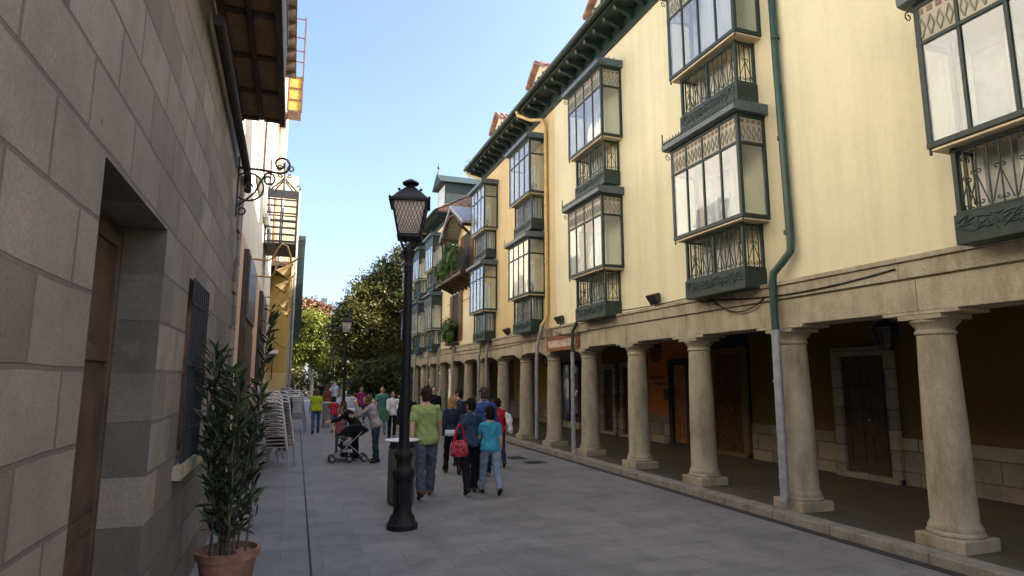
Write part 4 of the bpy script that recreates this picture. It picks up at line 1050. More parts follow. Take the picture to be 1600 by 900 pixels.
# ================================================================ POTTED PLANT
pt = thing('potted_oleander', 'tall leafy oleander in a terracotta pot at the left', 'potted plant', (-.42, 5.75, 0))
q = MB(); q.lathe([(.15,0),(.17,.02),(.225,.36),(.245,.36),(.25,.42),(.225,.42),(.21,.38)], -.42, 5.75, 28); q.build('pot', TERRA, pt, smooth=True)
q = MB(); q.lathe([(.215,.37),(.001,.385)], -.42, 5.75, 16, caps=False); q.build('soil', SOIL, pt)
rr = random.Random(8); st = MB(); LC = []; LD = []
for k in range(13):
    a = rr.uniform(0, 6.28); r0 = rr.uniform(.02,.15); H = rr.uniform(.9,1.75); spread = rr.uniform(.03,.30)
    if k == 0: a, H, spread = .35, 2.0, .10
    if k == 1: a, H, spread = 3.3, 1.55, .16
    b0 = Vector((-.42+r0*math.cos(a), 5.75+r0*math.sin(a), .36))
    pts = []
    for i in range(8):
        t = i/7; pts.append(b0+Vector((math.cos(a)*spread*t**1.6, math.sin(a)*spread*t**1.6, H*t))+Vector((rr.uniform(-.012,.012),rr.uniform(-.012,.012),0)))
    st.tube(pts, [.011*(1-.07*i) for i in range(8)], 6)
    nl = int(H*20)
    for j in range(nl):
        t = .12+.9*j/nl; t = min(t, 1); i = min(6, int(t*7)); p = pts[i].lerp(pts[i+1], t*7-i)
        for m in range(3 if t > .55 else 2):
            an = rr.uniform(0, 6.28); d = Vector((math.cos(an), math.sin(an), rr.uniform(.1,1.7))).normalized()
            LC.append(p+d*.07); LD.append(d)
st.build('stem', BARK, pt, smooth=True)
leaf_cards('foliage', np.array([tuple(c) for c in LC]), .155, L_OLE, pt, seed=3, aspect=.17, dirs=np.array([tuple(d) for d in LD]))
# balcony plants
def bplant(name, label, x, y, z, rx, ry, rz, n, seed, pot=True):
    o = thing(name, label, 'potted plant', (x,y,z), 'plants on the balconies of the gabled house')
    rg = np.random.default_rng(seed); d = rg.normal(size=(n,3)); d /= np.linalg.norm(d,axis=1)[:,None]
    P = np.array([x,y,z+rz]) + d*(rg.uniform(.2,1,n)**.5)[:,None]*np.array([rx,ry,rz])*(1+.25*np.sin(d[:,1]*9+d[:,2]*7))[:,None]
    leaf_cards('foliage', P, .11, L_BALC, o, seed=seed)
    q = MB(); q.lathe([(.10,z),(.14,z+.26)], x, y, 10); q.build('pot', TERRA, o)
bplant('bushy_plant', 'large bushy plant at the near end of the timber balcony', 5.68, 22.6, 5.75, .34, .75, .68, 2600, 41)
bplant('bushy_plant', 'smaller trailing plant at the far end of the timber balcony', 5.66, 24.3, 5.7, .30, .62, .46, 1600, 42)
bplant('bushy_plant', 'bushy plant filling the window balcony below the brown shutters', 6.0, 24.5, 3.2, .30, .58, .52, 2200, 43)
def fpot(x, y, z, label):
    o = thing('flower_pot', label, 'flower pot', (x,y,z), 'flower pots behind the bay glass')
    q = MB(); q.lathe([(.05,z),(.075,z+.12),(.08,z+.12)], x, y, 12); q.build('pot', TERRA, o)
    rg = np.random.default_rng(int(y*10)); P = np.array([x,y,z+.2])+rg.normal(size=(60,3))*np.array([.05,.05,.05]); leaf_cards('foliage', P, .06, L_BALC, o, seed=4)
fpot(6.0, 15.08, 6.86, 'terracotta flower pot inside the upper bay of the ochre house'); fpot(6.02, 15.2, 4.12, 'flower pot inside the lower bay of the ochre house'); fpot(6.0, 19.35, 6.9, 'flower pot inside the far upper bay of the ochre house')

# ================================================================ DISTANCE
hl = MB(); nx, ny = 60, 10; b = 0
for j in range(ny+1):
    for i in range(nx+1):
        x = -160+420*i/nx; t = j/ny; prof = 62+15*math.sin(x*.021+.6)+9*mnoise.noise(Vector((x*.03,2.3,0)))+3*mnoise.noise(Vector((x*.12,7,0)))
        hl.v.append((x, 470+260*t, -2+prof*math.sin(min(1,t*1.15)*math.pi/2)+4*mnoise.noise(Vector((x*.05,t*6,1)))))
for j in range(ny):
    for i in range(nx): a = j*(nx+1)+i; hl.f.append((a,a+1,a+nx+2,a+nx+1)); hl.m.append(0)
kind(hl.build('mountain', plain('hazed mountain scrub', (.11,.13,.15), .95, .3, .02), smooth=True), 'structure')  # blue-grey tone puts distance haze into the scrub colour
ms = MB(); ms.tube([(40,560,62),(40,560,92)], [.5,.2], 5)
for z in (84,88,91): ms.bar((38.6,560,z),(41.4,560,z),.25)
tag(ms.build('radio_mast', plain('mast grey', (.3,.33,.38), .6)), 'thin radio mast on the far mountain skyline', 'mast')
fh = thing('far_house', 'small dark house top with chimneys above the autumn trees', 'house', (5, 130, 0))
q = MB(); q.box(3.2, 6.8, 130, 136, 0, 15.3); q.build('wall', SLATE, fh); q = MB(); q.box(3.4,4.0,131,132,15.3,17.0); q.box(5.0,6.2,131,132,15.3,18.4); q.build('chimney', SLATE, fh)
# ================================================================ PEOPLE
SK = {}
def skinmat(c):
    k = tuple(c)
    if k not in SK:
        m = plain('skin', c, .5, .08, 20); SK[k] = m
    return SK[k]
EYE = plain('eye dark', (.03,.025,.02), .3, .1); LIP = plain('lip', (.40,.17,.14), .5, .1)
CLOTH = {}
def cloth(name, c, var=.2, scale=9):
    if name not in CLOTH: 
        t = NT(name); v = t.coords(); col = t.ramp(t.noise(v, scale, 5, .6), [(.3, mul(c, 1-var)), (.7, mul(c, 1+var))])
        t.bump(t.mix(.35, t.noise(v, 7, 4), t.noise(v, 45, 2)), .55, .03); CLOTH[name] = t.fin(col, .9, spec=.15)
    return CLOTH[name]
def limb(mb, pts, rads, n=12, r0=True, r1=True):
    pts = [Vector(p) for p in pts]
    for i in range(len(pts)-1):
        mb.tube([pts[i], pts[i+1]], [rads[i], rads[i+1]], n)
    for i, p in enumerate(pts):
        if (i == 0 and not r0) or (i == len(pts)-1 and not r1): continue
        mb.ball(p, rads[i]*.999, n=n, k=8)
def remesh(mb, name, voxel, mats, parent, smooth=2, fold=None, matfn=None):
    """fuse overlapping closed shapes into one continuous surface"""
    me = bpy.data.meshes.new('tmp'); me.from_pydata(mb.v, [], mb.f); me.update()
    ob = bpy.data.objects.new('tmp', me); COL.objects.link(ob)
    m = ob.modifiers.new('r', 'REMESH'); m.mode = 'VOXEL'; m.voxel_size = voxel; m.adaptivity = 0
    if smooth:
        s = ob.modifiers.new('s', 'SMOOTH'); s.factor = .5; s.iterations = smooth
    bpy.context.view_layer.update()
    dg = bpy.context.evaluated_depsgraph_get()
    out = bpy.data.meshes.new_from_object(ob.evaluated_get(dg))
    bpy.data.objects.remove(ob); bpy.data.meshes.remove(me)
    out.name = name
    if fold:
        N = len(out.vertices); co = np.empty(N*3, np.float32); no = np.empty(N*3, np.float32)
        out.vertices.foreach_get('co', co); out.vertices.foreach_get('normal', no); co = co.reshape(-1,3); no = no.reshape(-1,3)
        amp, fq, sd = fold; ph = np.random.default_rng(sd).uniform(0, 6, 6)
        x, y, z = co[:,0]*fq, co[:,1]*fq, co[:,2]*fq
        d = np.sin(z*1.0+2.2*np.sin(x*.7+ph[0])+ph[1]) * .5 + np.sin(z*1.9+x*1.3+1.5*np.sin(y*1.1+ph[2])+ph[3])*.35 + np.sin(x*1.7-z*.7+ph[4])*.3
        co = co + no*(d*amp)[:,None]; out.vertices.foreach_set('co', co.ravel())
    out.materials.clear()
    for mm in (mats if isinstance(mats, (list, tuple)) else [mats]): out.materials.append(mm)
    if matfn:
        idx = [matfn(p.center) for p in out.polygons]; out.polygons.foreach_set('material_index', idx)
    out.polygons.foreach_set('use_smooth', [True]*len(out.polygons)); out.update()
    o = bpy.data.objects.new(name, out); COL.objects.link(o); o.parent = parent
    return o
def ell_ring(c, u, v, ru, rv, n=22):
    return [c+u*(ru*math.cos(2*math.pi*k/n))+v*(rv*math.sin(2*math.pi*k/n)) for k in range(n)]
def person(label, pos, h, yaw, top, bottom, skin=(.52,.31,.21), hair=(.03,.02,.015), longhair=False, sleeve='short', female=False, stride=.32, lead=1,
           arms=((-.25,.12,.25),(.25,.12,.3)), lean=.04, headyaw=0, headpitch=0, voxel=.012, hem=.02, shorts=False, child=False, crouch=0, group=None, loose=1.0, shoecol=(.05,.03,.02), undershirt=None, scarf=None):
    s = h/1.75
    root = thing('person', label, 'person', pos, group)
    up = Vector((0,0,1)); X = Vector((1,0,0)); Y = Vector((0,1,0))
    hs = 1.18 if child else 1.0
    hipw = .092*s; shw = (.158 if female else .182)*s*(.92 if child else 1); thick = 1.0 if not female else .92
    thigh, shin = .42*s, .41*s
    # legs ------------------------------------------------
    legs = []
    for sd in (-1, 1):
        fwd = stride*(1 if sd == lead else -1)
        if crouch: a1, kn = 1.25*crouch, 2.0*crouch
        else: a1, kn = fwd*.8, (.06 if fwd > 0 else .30*abs(stride)/.32) if stride else .05
        d1 = Vector((sd*.03, math.sin(a1), -math.cos(a1))); a2 = a1-kn
        d2 = Vector((sd*.01, math.sin(a2), -math.cos(a2)))
        legs.append((sd, d1, d2, a2))
    hip = Vector((0,0,0))
    knees = {}
    low = 0
    pts = {}
    for sd, d1, d2, a2 in legs:
        H = hip+X*(sd*hipw); K = H+d1*thigh; A = K+d2*shin
        pts[sd] = (H, K, A, a2); low = min(low, A.z-.075*s)
    dz = -low
    for sd in pts: H, K, A, a2 = pts[sd]; pts[sd] = (H+up*dz, K+up*dz, A+up*dz, a2)
    P0 = up*dz
    ax = Vector((0, math.sin(lean), math.cos(lean))); fv = ax.cross(X)*-1 if False else Vector((0, math.cos(lean), -math.sin(lean)))
    sp = lambda d: P0+ax*(d*s)
    prof = [(-.09,.13,.10),(-.02,.165,.118),(.07,.158,.112),(.17,.140,.10),(.28,.155,.115),(.38,.172,.122),(.45,.172,.105),(.495,.135,.085),(.53,.065,.06)]
    if female: prof = [(-.09,.135,.105),(-.02,.172,.122),(.07,.155,.11),(.17,.124,.095),(.28,.14,.118),(.38,.152,.12),(.45,.145,.10),(.50,.11,.08),(.53,.055,.055)]
    def torso(mb, d0, d1, g, taper=0):
        import bisect
        ds = [p[0] for p in prof]
        def at(d):
            i = max(0, min(len(prof)-2, bisect.bisect(ds, d)-1)); t = (d-ds[i])/(ds[i+1]-ds[i]); t = max(0, min(1, t))
            return [prof[i][k]+(prof[i+1][k]-prof[i][k])*t for k in (1,2)]
        dd = [d0]+[d for d in ds if d0+.01 < d < d1-.01]+[d1]
        rings = []
        for d in dd:
            a, b = at(d); gg = g+taper*max(0, .25-d)
            rings.append(ell_ring(sp(d), X, fv, (a+gg)*s, (b+gg)*s))
        mb.loft(rings)
    SH = {sd: sp(.445)+X*(sd*shw) for sd in (-1,1)}
    AR = {}
    for sd, (pit, abd, fl) in zip((-1,1), arms):
        d1 = Vector((sd*math.sin(abd), math.sin(pit)*math.cos(abd), -math.cos(pit)*math.cos(abd)))
        p2 = pit+fl; ab2 = abd*.3
        d2 = Vector((sd*math.sin(ab2), math.sin(p2)*math.cos(ab2), -math.cos(p2)*math.cos(ab2)))
        E = SH[sd]+d1*(.285*s); W = E+d2*(.25*s); AR[sd] = (SH[sd], E, W, d2)
    HC = sp(.53)+ax*(.135*s*(1 if not child else 1.02))+fv*(.018*s)
    hr = s*hs
    Rh = Matrix.Rotation(headyaw, 3, 'Z') @ Matrix.Rotation(-headpitch, 3, 'X')
    hp = lambda x, y, z: HC + Rh @ Vector((x*hr, y*hr, z*hr))
    # body -----------------------------------------------------
    b = MB(); torso(b, -.09, .53, -.004)
    limb(b, [sp(.50), HC-up*.03*s], [.058*s*thick, .052*s*thick])
    b.ball(HC, .072*hr, .092*hr, .112*hr, 16, 12, rot=Rh)
    b.ball(hp(0,.03,-.055), .052*hr, .055*hr, .055*hr, 12, 8, rot=Rh)
    limb(b, [hp(0,.085,.012), hp(0,.108,-.022)], [.010*hr, .016*hr]); b.ball(hp(0,.078,.028), .05*hr, .018*hr, .012*hr, rot=Rh)
    b.ball(hp(0,.082,-.062), .024*hr, .014*hr, .011*hr, rot=Rh); b.ball(hp(0,.07,-.098), .025*hr, .02*hr, .016*hr, rot=Rh)
    for sd in (-1,1): b.ball(hp(sd*.074,-.005,-.01), .012*hr, .022*hr, .032*hr, rot=Rh)
    for sd in (-1,1):
        H, K, A, a2 = pts[sd]
        limb(b, [H, H.lerp(K,.5), K, K.lerp(A,.35), A], [.085*s,.07*s,.052*s,.052*s,.035*s])
        limb(b, [A-up*.03*s, A+Y*.13*s-up*.05*s], [.035*s,.026*s])
        S, E, W, d = AR[sd]
        at_ = .9 if female else 1.12
        limb(b, [S, S.lerp(E,.4), E, E.lerp(W,.35), W], [.040*s*at_,.043*s*at_,.037*s*at_,.037*s*at_,.026*s*at_])
        # hand
        nrm = Vector((-sd,0,0)); nrm = (nrm-d*nrm.dot(d)).normalized(); wv = d.cross(nrm).normalized()
        if wv.y < 0: wv = -wv
        rings = [ell_ring(W+d*(t*s), wv, nrm, a*s, c*s, 12) for t, a, c in ((-.01,.027,.02),(.03,.037,.018),(.075,.042,.015),(.088,.038,.012))]
        b.loft(rings)
        for q, (off, ln) in enumerate(((.033,.062),(.0115,.074),(-.0105,.070),(-.032,.055))):
            p0 = W+d*(.08*s)+wv*(off*s); p1 = p0+(d*.95+nrm*.25+wv*off*3)*(ln*.55*s); p2 = p1+(d*.75+nrm*.65)*(ln*.5*s)
            limb(b, [p0, p1, p2], [.0095*s,.0088*s,.0075*s], 8)
        t0 = W+d*(.025*s)+wv*(.032*s); t1 = t0+(d*.65+wv*.55+nrm*.3)*(.04*s); limb(b, [t0, t1, t1+(d*.85+nrm*.35+wv*.1)*(.032*s)], [.013*s,.011*s,.009*s], 8)
    inv = Rh.inverted()
    def mf(c):
        q = inv @ (Vector(c)-HC); q = q/hr
        if q.y > .05 and abs(abs(q.x)-.031) < .013 and abs(q.z-.008) < .008: return 1
        if q.y > .06 and abs(q.x) < .026 and abs(q.z+.062) < .007: return 2
        return 0
    remesh(b, 'body', voxel*.62, [skinmat(skin), EYE, LIP], root, 1, None, mf)
    # top --------------------------------------------------------
    t = MB(); g = .014*loose if sleeve == 'short' else .022*loose
    torso(t, -.10+hem, .505, g, .10 if sleeve == 'short' else .06)
    for sd in (-1,1):
        S, E, W, d = AR[sd]
        if sleeve == 'short': limb(t, [S, S.lerp(E,.35), S.lerp(E,.72)], [.058*s,.063*s,.060*s], r1=False)
        elif sleeve == 'three': limb(t, [S, E, E.lerp(W,.55)], [.066*s,.055*s,.048*s], r1=False)
        else: limb(t, [S, S.lerp(E,.5), E, W.lerp(E,.02)], [.060*s,.060*s,.054*s,.042*s], r1=False)
    if sleeve != 'short': limb(t, [sp(.48), sp(.545)], [.075*s,.066*s], r1=False)
    remesh(t, 'shirt' if sleeve == 'short' else 'jacket', voxel, top, root, 2, (.0095*s, 26/s, sum(map(ord, label)) % 1000))
    if undershirt is not None:
        t = MB(); torso(t, -.135+hem, .0+hem, g*.6+.026, .06); remesh(t, 'undershirt', voxel, undershirt, root, 1, (.003, 40, 3))
    # trousers ----------------------------------------------------
    t = MB(); torso(t, -.09, .08, .010)
    for sd in (-1,1):
        H, K, A, a2 = pts[sd]; lg = loose
        end = H.lerp(K, .85) if shorts else A+up*.0
        if shorts: limb(t, [H, end], [.098*s,.088*s], r1=False)
        else: limb(t, [H, H.lerp(K,.5), K, K.lerp(A,.5), A-(A-K).normalized()*(-.035*s)], [.097*s,.083*s*lg,.068*s*lg,.063*s*lg,.058*s*lg], r1=False)
    remesh(t, 'shorts' if shorts else 'trousers', voxel, bottom, root, 2, (.0095*s, 30/s, (sum(map(ord, label))+7) % 1000))
    # shoes -------------------------------------------------------
    minz = 9
    for sd in (-1,1):
        H, K, A, a2 = pts[sd]; q = MB(); pitch = max(-.55, min(.25, a2*.8)) if not crouch else -.3
        f = Vector((sd*.10, math.cos(pitch), math.sin(pitch))).normalized(); dn = Vector((0, math.sin(pitch), -math.cos(pitch)))
        if dn.z > 0: dn = -dn
        limb(q, [A-f*.05*s+dn*.035*s, A+f*.06*s+dn*.04*s, A+f*.155*s+dn*.05*s], [.043*s,.043*s,.034*s]); limb(q, [A+up*.01, A+dn*.04*s], [.045*s,.045*s])
        o = remesh(q, 'shoe', voxel*.8, cloth('shoe %.2f %.2f' % (shoecol[0], shoecol[2]), shoecol, .2), root, 1)
        minz = min(minz, min(v.co.z for v in o.data.vertices))
    # hair --------------------------------------------------------
    if hair is not None:
        q = MB(); q.ball(hp(0,-.018,.030), .083*hr, .092*hr, .098*hr, 16, 12, rot=Rh); q.ball(hp(0,-.045,-.02), .075*hr, .06*hr, .085*hr, 14, 10, rot=Rh)
        if longhair:
            q.ball(hp(0,-.055,-.07), .085*hr, .055*hr, .13*hr, 14, 10, rot=Rh); q.ball(hp(0,-.07,-.16), .075*hr, .035*hr, .11*hr, 14, 10, rot=Rh)
            for sd in (-1,1): q.ball(hp(sd*.07,-.01,-.06), .025*hr, .04*hr, .11*hr, 10, 8, rot=Rh)
        ho = remesh(q, 'hair', voxel*.8, cloth('hair %.3f %.3f' % (hair[0], hair[2]), hair, .45, 40), root, 1, (.010*s, 70/s, sum(map(ord, label)) % 97))
        if voxel <= .013 and not crouch:
            me = ho.data; N = len(me.vertices); co = np.empty(N*3, np.float32); no = np.empty(N*3, np.float32); me.vertices.foreach_get('co', co); me.vertices.foreach_get('normal', no)
            co = co.reshape(-1,3); no = no.reshape(-1,3); ii = np.random.default_rng(5).choice(N, min(N, 420), replace=False)
            dr = np.cross(np.cross(no[ii], np.array([0,0,-1.0])), no[ii]) + no[ii]*.10; dr += 1e-3; dr /= np.linalg.norm(dr, axis=1)[:,None]
            WL[ho] = Vector((0,0,0)); leaf_cards('loose_hair', co[ii]+dr*.015*s, .06*s, me.materials[0], ho, off=(0,0,0), seed=6, aspect=.16, dirs=dr*4)
    root.location = Vector(pos)-Vector((0,0,minz)); root.rotation_euler = (0,0,yaw); WL[root] = Vector(root.location)
    return root, {'hand': {sd: AR[sd][2]+AR[sd][3]*.09*s-Vector((0,0,minz)) for sd in (-1,1)}, 'sh': {sd: SH[sd]-Vector((0,0,minz)) for sd in (-1,1)}, 's': s}
def world_pt(pos, yaw, p): return Vector(pos)+Matrix.Rotation(yaw, 3, 'Z') @ Vector(p)

JEAN = cloth('grey blue denim', (.085,.095,.125), .35); JEANL = cloth('light denim', (.20,.26,.34), .35); BLACK = cloth('black cloth', (.012,.012,.015)); NAVY = cloth('navy cloth', (.022,.030,.058), .3)
GREEN = cloth('lime green cotton', (.29,.36,.13), .12); TURQ = cloth('turquoise cotton', (.05,.29,.42), .12); DENIM = cloth('faded dark denim', (.035,.055,.095), .55, 7); REDC = cloth('red cotton', (.42,.02,.035), .2)
BLUE = cloth('blue wool', (.04,.075,.20), .2); GREYW = cloth('beige grey knit', (.33,.29,.27), .15); YELG = cloth('yellow green cotton', (.40,.50,.02), .12); WHITEC = cloth('white cotton', (.66,.66,.66), .08); STRIPE = cloth('green striped cotton', (.06,.20,.16), .3); CRIM = cloth('crimson cotton', (.45,.03,.07), .2); GREYC = cloth('grey cotton', (.36,.36,.38), .1)
WG = 'people walking away up the street'
man_p = (2.02, 9.6, 0)
person('man in lime green t-shirt and grey jeans walking away behind the lamp post', man_p, 1.735, R(-2), GREEN, JEAN, hair=(.045,.028,.02), stride=.30, lead=1, arms=((-.28,.16,.15),(.26,.16,.25)), voxel=.012, group=WG, shoecol=(.16,.07,.03), loose=1.25, hem=.0)
person('woman with long blonde hair in a navy top and black trousers walking away', (2.99, 11.75, 0), 1.52, R(-4), NAVY, BLACK, hair=(.42,.27,.10), longhair=True, sleeve='long', female=True, stride=.30, lead=-1, group=WG, undershirt=WHITEC, hem=.05, skin=(.56,.36,.26))
person('man in a dark jacket looking left beside the blonde woman', (3.42, 12.9, 0), 1.64, R(0), NAVY, BLACK, hair=(.03,.02,.016), sleeve='long', stride=.25, headyaw=R(55), group=WG)
jp = (2.76, 9.66, 0); jy = R(-3)
_, J = person('woman in faded dark denim jacket carrying a red handbag', jp, 1.53, jy, DENIM, BLACK, hair=(.02,.014,.012), sleeve='long', female=True, stride=.26, lead=1, arms=((-.05,.22,1.25),(.1,.1,.3)), headyaw=R(25), group=WG, loose=1.2)
person('boy in turquoise t-shirt and light jeans with dark hair', (3.04, 9.5, 0), 1.40, R(-2), TURQ, JEANL, hair=(.018,.013,.012), stride=.34, lead=-1, arms=((.35,.1,.3),(-.2,.14,.5)), child=True, group=WG, loose=1.1, hem=.03)
person('tall man with thinning grey hair in blue pullover', (3.40, 11.0, 0), 1.70, R(-6), BLUE, NAVY, hair=(.07,.06,.055), sleeve='long', stride=.28, lead=1, arms=((-.2,.18,.3),(.2,.18,.4)), headyaw=R(12), group=WG, shoecol=(.25,.16,.08), loose=1.1)
person('woman in red top and dark jeans at the right end of the walking group', (4.12, 12.35, 0), 1.44, R(-8), REDC, NAVY, hair=(.02,.015,.012), sleeve='three', female=True, stride=.3, lead=-1, arms=((.1,.12,.2),(.3,.22,.9)), group=WG)
person('dark haired man with white collar facing the camera beyond the green shirt', (3.95, 17.8, 0), 1.62, R(175), BLACK, NAVY, hair=(.04,.03,.025), sleeve='long', stride=.2, voxel=.016, skin=(.50,.30,.21), undershirt=WHITEC)
person('person in dark clothes mostly hidden by the man in lime green', (2.55, 14.2, 0), 1.58, R(0), BLACK, BLACK, hair=(.02,.015,.012), sleeve='long', stride=.2, voxel=.016, group=WG)
wp = (1.80, 13.85, 0)
person('woman in beige grey knit leaning over the pushchair', wp, 1.53, R(72), GREYW, cloth('dark teal denim', (.03,.045,.06), .3), hair=(.16,.09,.05), longhair=True, sleeve='long', female=True, stride=.06, lean=.33, arms=((.9,.15,1.9),(.7,.1,.9)), headpitch=-.25, voxel=.013, loose=1.1, shoecol=(.06,.04,.03))
person('woman in black bending beside the pushchair', (1.46, 14.75, 0), 1.40, R(80), BLACK, BLACK, hair=(.13,.06,.03), sleeve='long', female=True, stride=.05, lean=.6, arms=((.8,.12,.5),(.9,.1,.4)), headpitch=.1, voxel=.013, loose=1.2)
person('toddler with ginger hair standing behind the pushchair', (1.18, 15.8, 0), .98, R(160), cloth('coral cotton', (.30,.13,.12), .2), JEAN, hair=(.28,.09,.03), stride=.05, child=True, voxel=.012, skin=(.58,.36,.27))
person('woman in yellow-green t-shirt and jeans walking away on the left', (.83, 21.6, 0), 1.52, R(3), YELG, cloth('mid denim', (.06,.095,.17), .3), hair=(.14,.075,.035), longhair=True, female=True, stride=.2, arms=((.1,.18,.3),(-.15,.12,.2)), voxel=.014, skin=(.56,.36,.26))
person('child in crimson shirt and blue shorts standing by a bollard', (1.42, 21.9, 0), 1.22, R(20), CRIM, cloth('blue shorts', (.07,.12,.20), .2), hair=(.03,.02,.015), stride=.2, child=True, shorts=True, arms=((.3,.2,.7),(.0,.2,.2)), voxel=.013)
person('woman in white shirt and black trousers walking towards the camera', (2.95, 19.0, 0), 1.47, R(178), WHITEC, BLACK, hair=(.06,.035,.02), sleeve='three', female=True, stride=.22, arms=((.3,.1,.9),(.3,.1,1.0)), voxel=.013)
person('man in green striped shirt walking towards the camera', (2.85, 20.6, 0), 1.60, R(175), STRIPE, cloth('pale denim', (.22,.28,.33), .2), hair=(.05,.04,.035), stride=.2, voxel=.014)
person('person in magenta top among the far walkers', (2.75, 26.0, 0), 1.55, R(170), cloth('magenta cotton', (.22,.03,.12), .2), JEAN, hair=(.06,.03,.02), female=True, voxel=.016)
person('person in grey top far under the trees', (2.3, 37.0, 0), 1.6, R(180), GREYC, BLACK, hair=(.03,.02,.02), voxel=.018, sleeve='long')
person('person in sky blue shirt far under the trees', (2.9, 45.0, 0), 1.65, R(185), cloth('sky blue cotton', (.25,.45,.75), .1), NAVY, hair=(.03,.02,.02), voxel=.02)
person('person in dark clothes far under the trees', (2.0, 44.0, 0), 1.65, R(10), BLACK, BLACK, hair=(.03,.02,.02), voxel=.02, sleeve='long')
person('person with red hair and brown jacket behind the bollards', (1.62, 30.0, 0), 1.55, R(10), cloth('brown jacket', (.20,.07,.04), .2), BLACK, hair=(.20,.06,.03), sleeve='long', female=True, voxel=.016, longhair=True)
person('grey haired person in dark clothes standing behind the stacked chairs', (-.16, 16.6, 0), 1.66, R(10), cloth('charcoal', (.05,.05,.055), .2), BLACK, hair=(.22,.22,.23), sleeve='long', voxel=.014)
# red handbag held by the woman in denim
hd_ = Vector((2.55,9.56,.72)); hb = thing('handbag', 'red patterned handbag hanging from the woman in denim', 'handbag', tuple(hd_))
c = hd_; q = MB()
rings = []
for t, a, bb in ((-.13,.11,.05),(-.10,.15,.07),(0,.145,.07),(.08,.12,.055),(.12,.10,.02)): rings.append([c+Vector((a*math.cos(w_)+0, bb*math.sin(w_), t)) for w_ in [2*math.pi*k/20 for k in range(20)]])
q.loft(rings)
tb = NT('red patterned cloth'); vv = tb.node('ShaderNodeTexVoronoi'); vv.inputs['Scale'].default_value = 16; tb.link(tb.coords(), vv.inputs['Vector'])
BAG = tb.fin(tb.ramp(vv.outputs['Distance'], [(.25,(.06,.012,.015)),(.38,(.55,.02,.05)),(.62,(.55,.02,.05)),(.72,(.30,.15,.10))]), .7)
q.build('body', BAG, hb, smooth=True)
q = MB(); 
for dy in (-.04, .04): q.tube([c+Vector((-.08,dy,.10)), c+Vector((-.05,dy*.5+.03,.28)), c+Vector((.03,dy*.5+.06,.38)), c+Vector((.07,dy*.5+.05,.26)), c+Vector((.08,dy,.10))], .011, 6)
q.build('handle', REDC, hb, smooth=True)
# white cloth carried by the woman in red
q = MB(); q.ball((4.32,12.2,.93), .07, .06, .15, 12, 10); q.ball((4.34,12.19,.78), .05, .05, .12, 12, 8); q.ball((4.28,12.22,1.03), .05, .05, .09, 12, 8)
tmp = thing('white_cardigan', 'white folded cardigan over the arm of the woman in red', 'cardigan', (4.32,12.2,.9))
o = remesh(q, 'cloth', .012, WHITEC, tmp, 2, (.01, 40, 3)); o.location = -Vector((4.32,12.2,.9))
# carrier bag of the woman in white
q = MB(); q.loft([[(2.68+a*w_, 18.85+b2*dd, z) for a, b2 in ((-1,-1),(1,-1),(1,1),(-1,1))] for z, w_, dd in ((.55,.13,.05),(.58,.15,.06),(.85,.14,.04),(.93,.09,.015))])
q.tube([(2.62,18.85,.92),(2.68,18.85,1.04),(2.74,18.85,.92)], .008, 5)
tag(q.build('carrier_bag', plain('green carrier bag', (.03,.13,.04), .5, .4, 14), smooth=False, bevel=.02), 'green carrier bag hanging beside the woman in white', 'bag')
q = MB(); q.loft([[(2.50+a*w_, 20.5+b2*dd, z) for a, b2 in ((-1,-1),(1,-1),(1,1),(-1,1))] for z, w_, dd in ((.75,.10,.05),(.78,.13,.06),(1.0,.13,.04),(1.06,.09,.015))])
q.tube([(2.44,20.5,1.05),(2.50,20.5,1.16),(2.56,20.5,1.05)], .008, 5)
tag(q.build('carrier_bag', plain('orange carrier bag', (.55,.10,.03), .5, .3, 14), bevel=.02), 'orange bag carried beside the man in green stripes', 'bag')
# pushchair, facing left
pc = thing('pushchair', 'black canopied pushchair with silver frame in the middle of the street', 'pushchair', (1.3, 14.2, 0))
def wheel(x, y, r):
    q = MB(); ring = []
    q.tube([(x+(r-.018)*math.cos(t), y, r+(r-.018)*math.sin(t)) for t in [2*math.pi*k/24 for k in range(25)]], .02, 8)
    w_ = q.build('wheel', RUBBER, pc, smooth=True)
    h = MB(); h.tube([(x,y-.025,r),(x,y+.025,r)], .03, 10)
    for k in range(6): a = math.pi*k/3; h.bar((x,y,r),(x+(r-.025)*math.cos(a),y,r+(r-.025)*math.sin(a)),.012)
    h.build('hub', ALU, w_, smooth=True, off=WL[pc])
for x in (.82, 1.66):
    for y in (13.98, 14.42): wheel(x, y, .095 if x < 1 else .10)
wheel(1.27, 13.95, .095)
q = MB()
for y in (13.99, 14.41):
    q.tube([(.82,y,.095),(1.15,y,.38),(1.50,y,.72),(1.72,y,.98)], .014, 7); q.tube([(1.66,y,.10),(1.40,y,.34),(1.22,y,.50),(1.02,y,.60)], .013, 7); q.tube([(1.27,y-.03,.10),(1.22,y,.34),(1.15,y,.5)], .013, 7)
q.tube([(1.72,13.99,.98),(1.76,14.2,.99),(1.72,14.41,.98)], .015, 8); q.tube([(.82,13.99,.1),(.82,14.41,.1)], .01, 6); q.tube([(1.66,13.99,.1),(1.66,14.41,.1)], .01, 6)
q.build('frame', ALU, pc, smooth=True)
q = MB()
prof = [(.98,.42),(1.12,.33),(1.38,.36),(1.56,.80),(1.50,.84),(1.34,.46),(1.14,.42),(1.0,.49)]
q.extrude(prof, lambda u, v, d: (u, d, v), 14.02, 14.38); q.extrude([(1.05,.25),(1.45,.22),(1.45,.12),(1.05,.14)][::-1], lambda u, v, d: (u, d, v), 14.05, 14.35)
q.build('seat', BLACK, pc, bevel=.02)
q = MB(); cx, cz = 1.42, .62; n = 10; rings = []
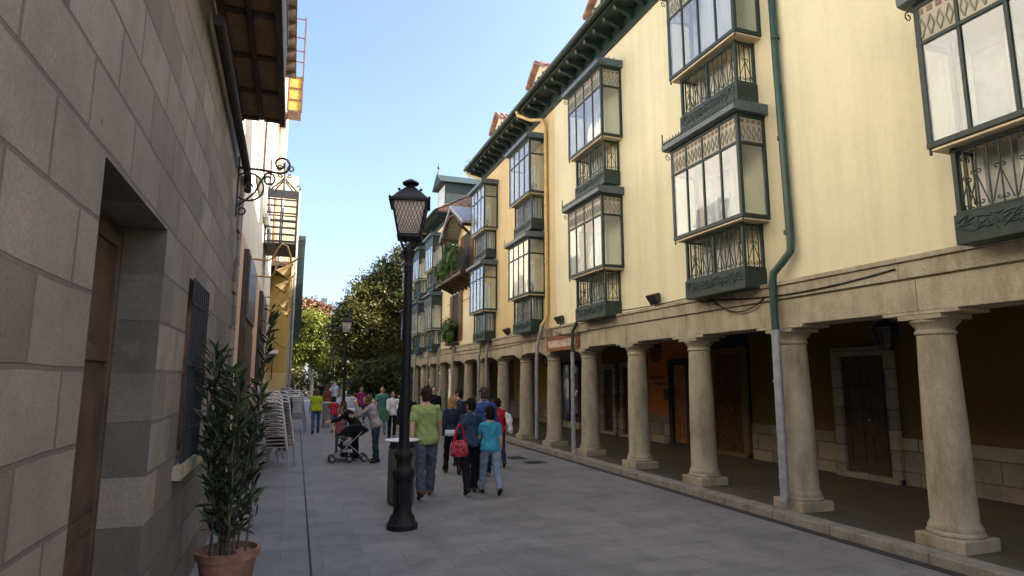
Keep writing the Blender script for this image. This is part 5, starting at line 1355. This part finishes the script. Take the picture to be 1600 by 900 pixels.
for k in range(n+1):
    a = R(35)+R(125)*k/n; rr_ = .44
    rings.append([(cx+rr_*math.cos(a)*(1-.12*abs(v)**3), 14.2+v*.23, cz+rr_*math.sin(a)*(1-.10*abs(v)**3)*.85) for v in np.linspace(-1,1,9)])
for i in range(n):
    for j in range(8): q.face([rings[i][j], rings[i+1][j], rings[i+1][j+1], rings[i][j+1]])
for sgn in (0, 8):
    for i in range(n): q.face([rings[i][sgn], rings[i+1][sgn], (cx, 14.2+(-.2 if sgn == 0 else .2), cz)])
pc.scale = (.80, .80, .80)
cn = q.build('canopy', BLACK, pc, smooth=True); sm = cn.modifiers.new('thick', 'SOLIDIFY'); sm.thickness = .012
person('baby sitting in the pushchair in grey and navy clothes', (1.2, 14.2, .24), .58, R(90), GREYC, NAVY, hair=(.2,.1,.04), stride=0, crouch=.62, child=True, lean=-.25, voxel=.010, skin=(.6,.4,.3), arms=((.7,.1,.5),(.7,.1,.5)))
# ================================================================ SKY, SUN, CAMERA
EL, AZ = 34.0, 14.0          # sun: behind the right-hand houses, from +X turned towards -Y
sd = Vector((math.cos(R(EL))*math.cos(R(AZ)), -math.cos(R(EL))*math.sin(R(AZ)), math.sin(R(EL))))
w = bpy.data.worlds.new('World'); scn.world = w; w.use_nodes = True
nt = w.node_tree; bg = nt.nodes['Background']
sky = nt.nodes.new('ShaderNodeTexSky'); sky.sky_type = 'NISHITA'; sky.sun_disc = False
sky.sun_elevation = R(EL); sky.sun_rotation = math.atan2(sd.x, sd.y); sky.altitude = 900; sky.air_density = .9; sky.dust_density = 8; sky.ozone_density = 2.2
nt.links.new(sky.outputs[0], bg.inputs['Color']); bg.inputs['Strength'].default_value = .13
L = bpy.data.lights.new('sun', 'SUN'); L.energy = 4.8; L.angle = R(.55); L.color = (1, .93, .82)
so = bpy.data.objects.new('sun', L); COL.objects.link(so); so.rotation_euler = (-sd).to_track_quat('-Z', 'Y').to_euler()
cam = bpy.data.cameras.new('camera'); co = bpy.data.objects.new('camera', cam); COL.objects.link(co)
cam.sensor_width = 36; cam.lens = 36*950/1600; cam.clip_end = 3000; cam.clip_start = .05
P, PSI = R(8.5), R(19.75)
fwd = Vector((math.sin(PSI)*math.cos(P), math.cos(PSI)*math.cos(P), math.sin(P)))
co.location = (0, 0, 1.8); co.rotation_euler = fwd.to_track_quat('-Z', 'Y').to_euler()
scn.camera = co
scn.render.engine = 'CYCLES'; scn.cycles.use_denoising = True; scn.cycles.max_bounces = 8; scn.cycles.transparent_max_bounces = 12; scn.cycles.caustics_reflective = False; scn.cycles.caustics_refractive = False
scn.cycles.sample_clamp_indirect = 6
vs = scn.view_settings; vs.view_transform = 'Standard'; vs.look = 'None'; vs.gamma = 1; vs.use_curve_mapping = False; vs.exposure = 1.95
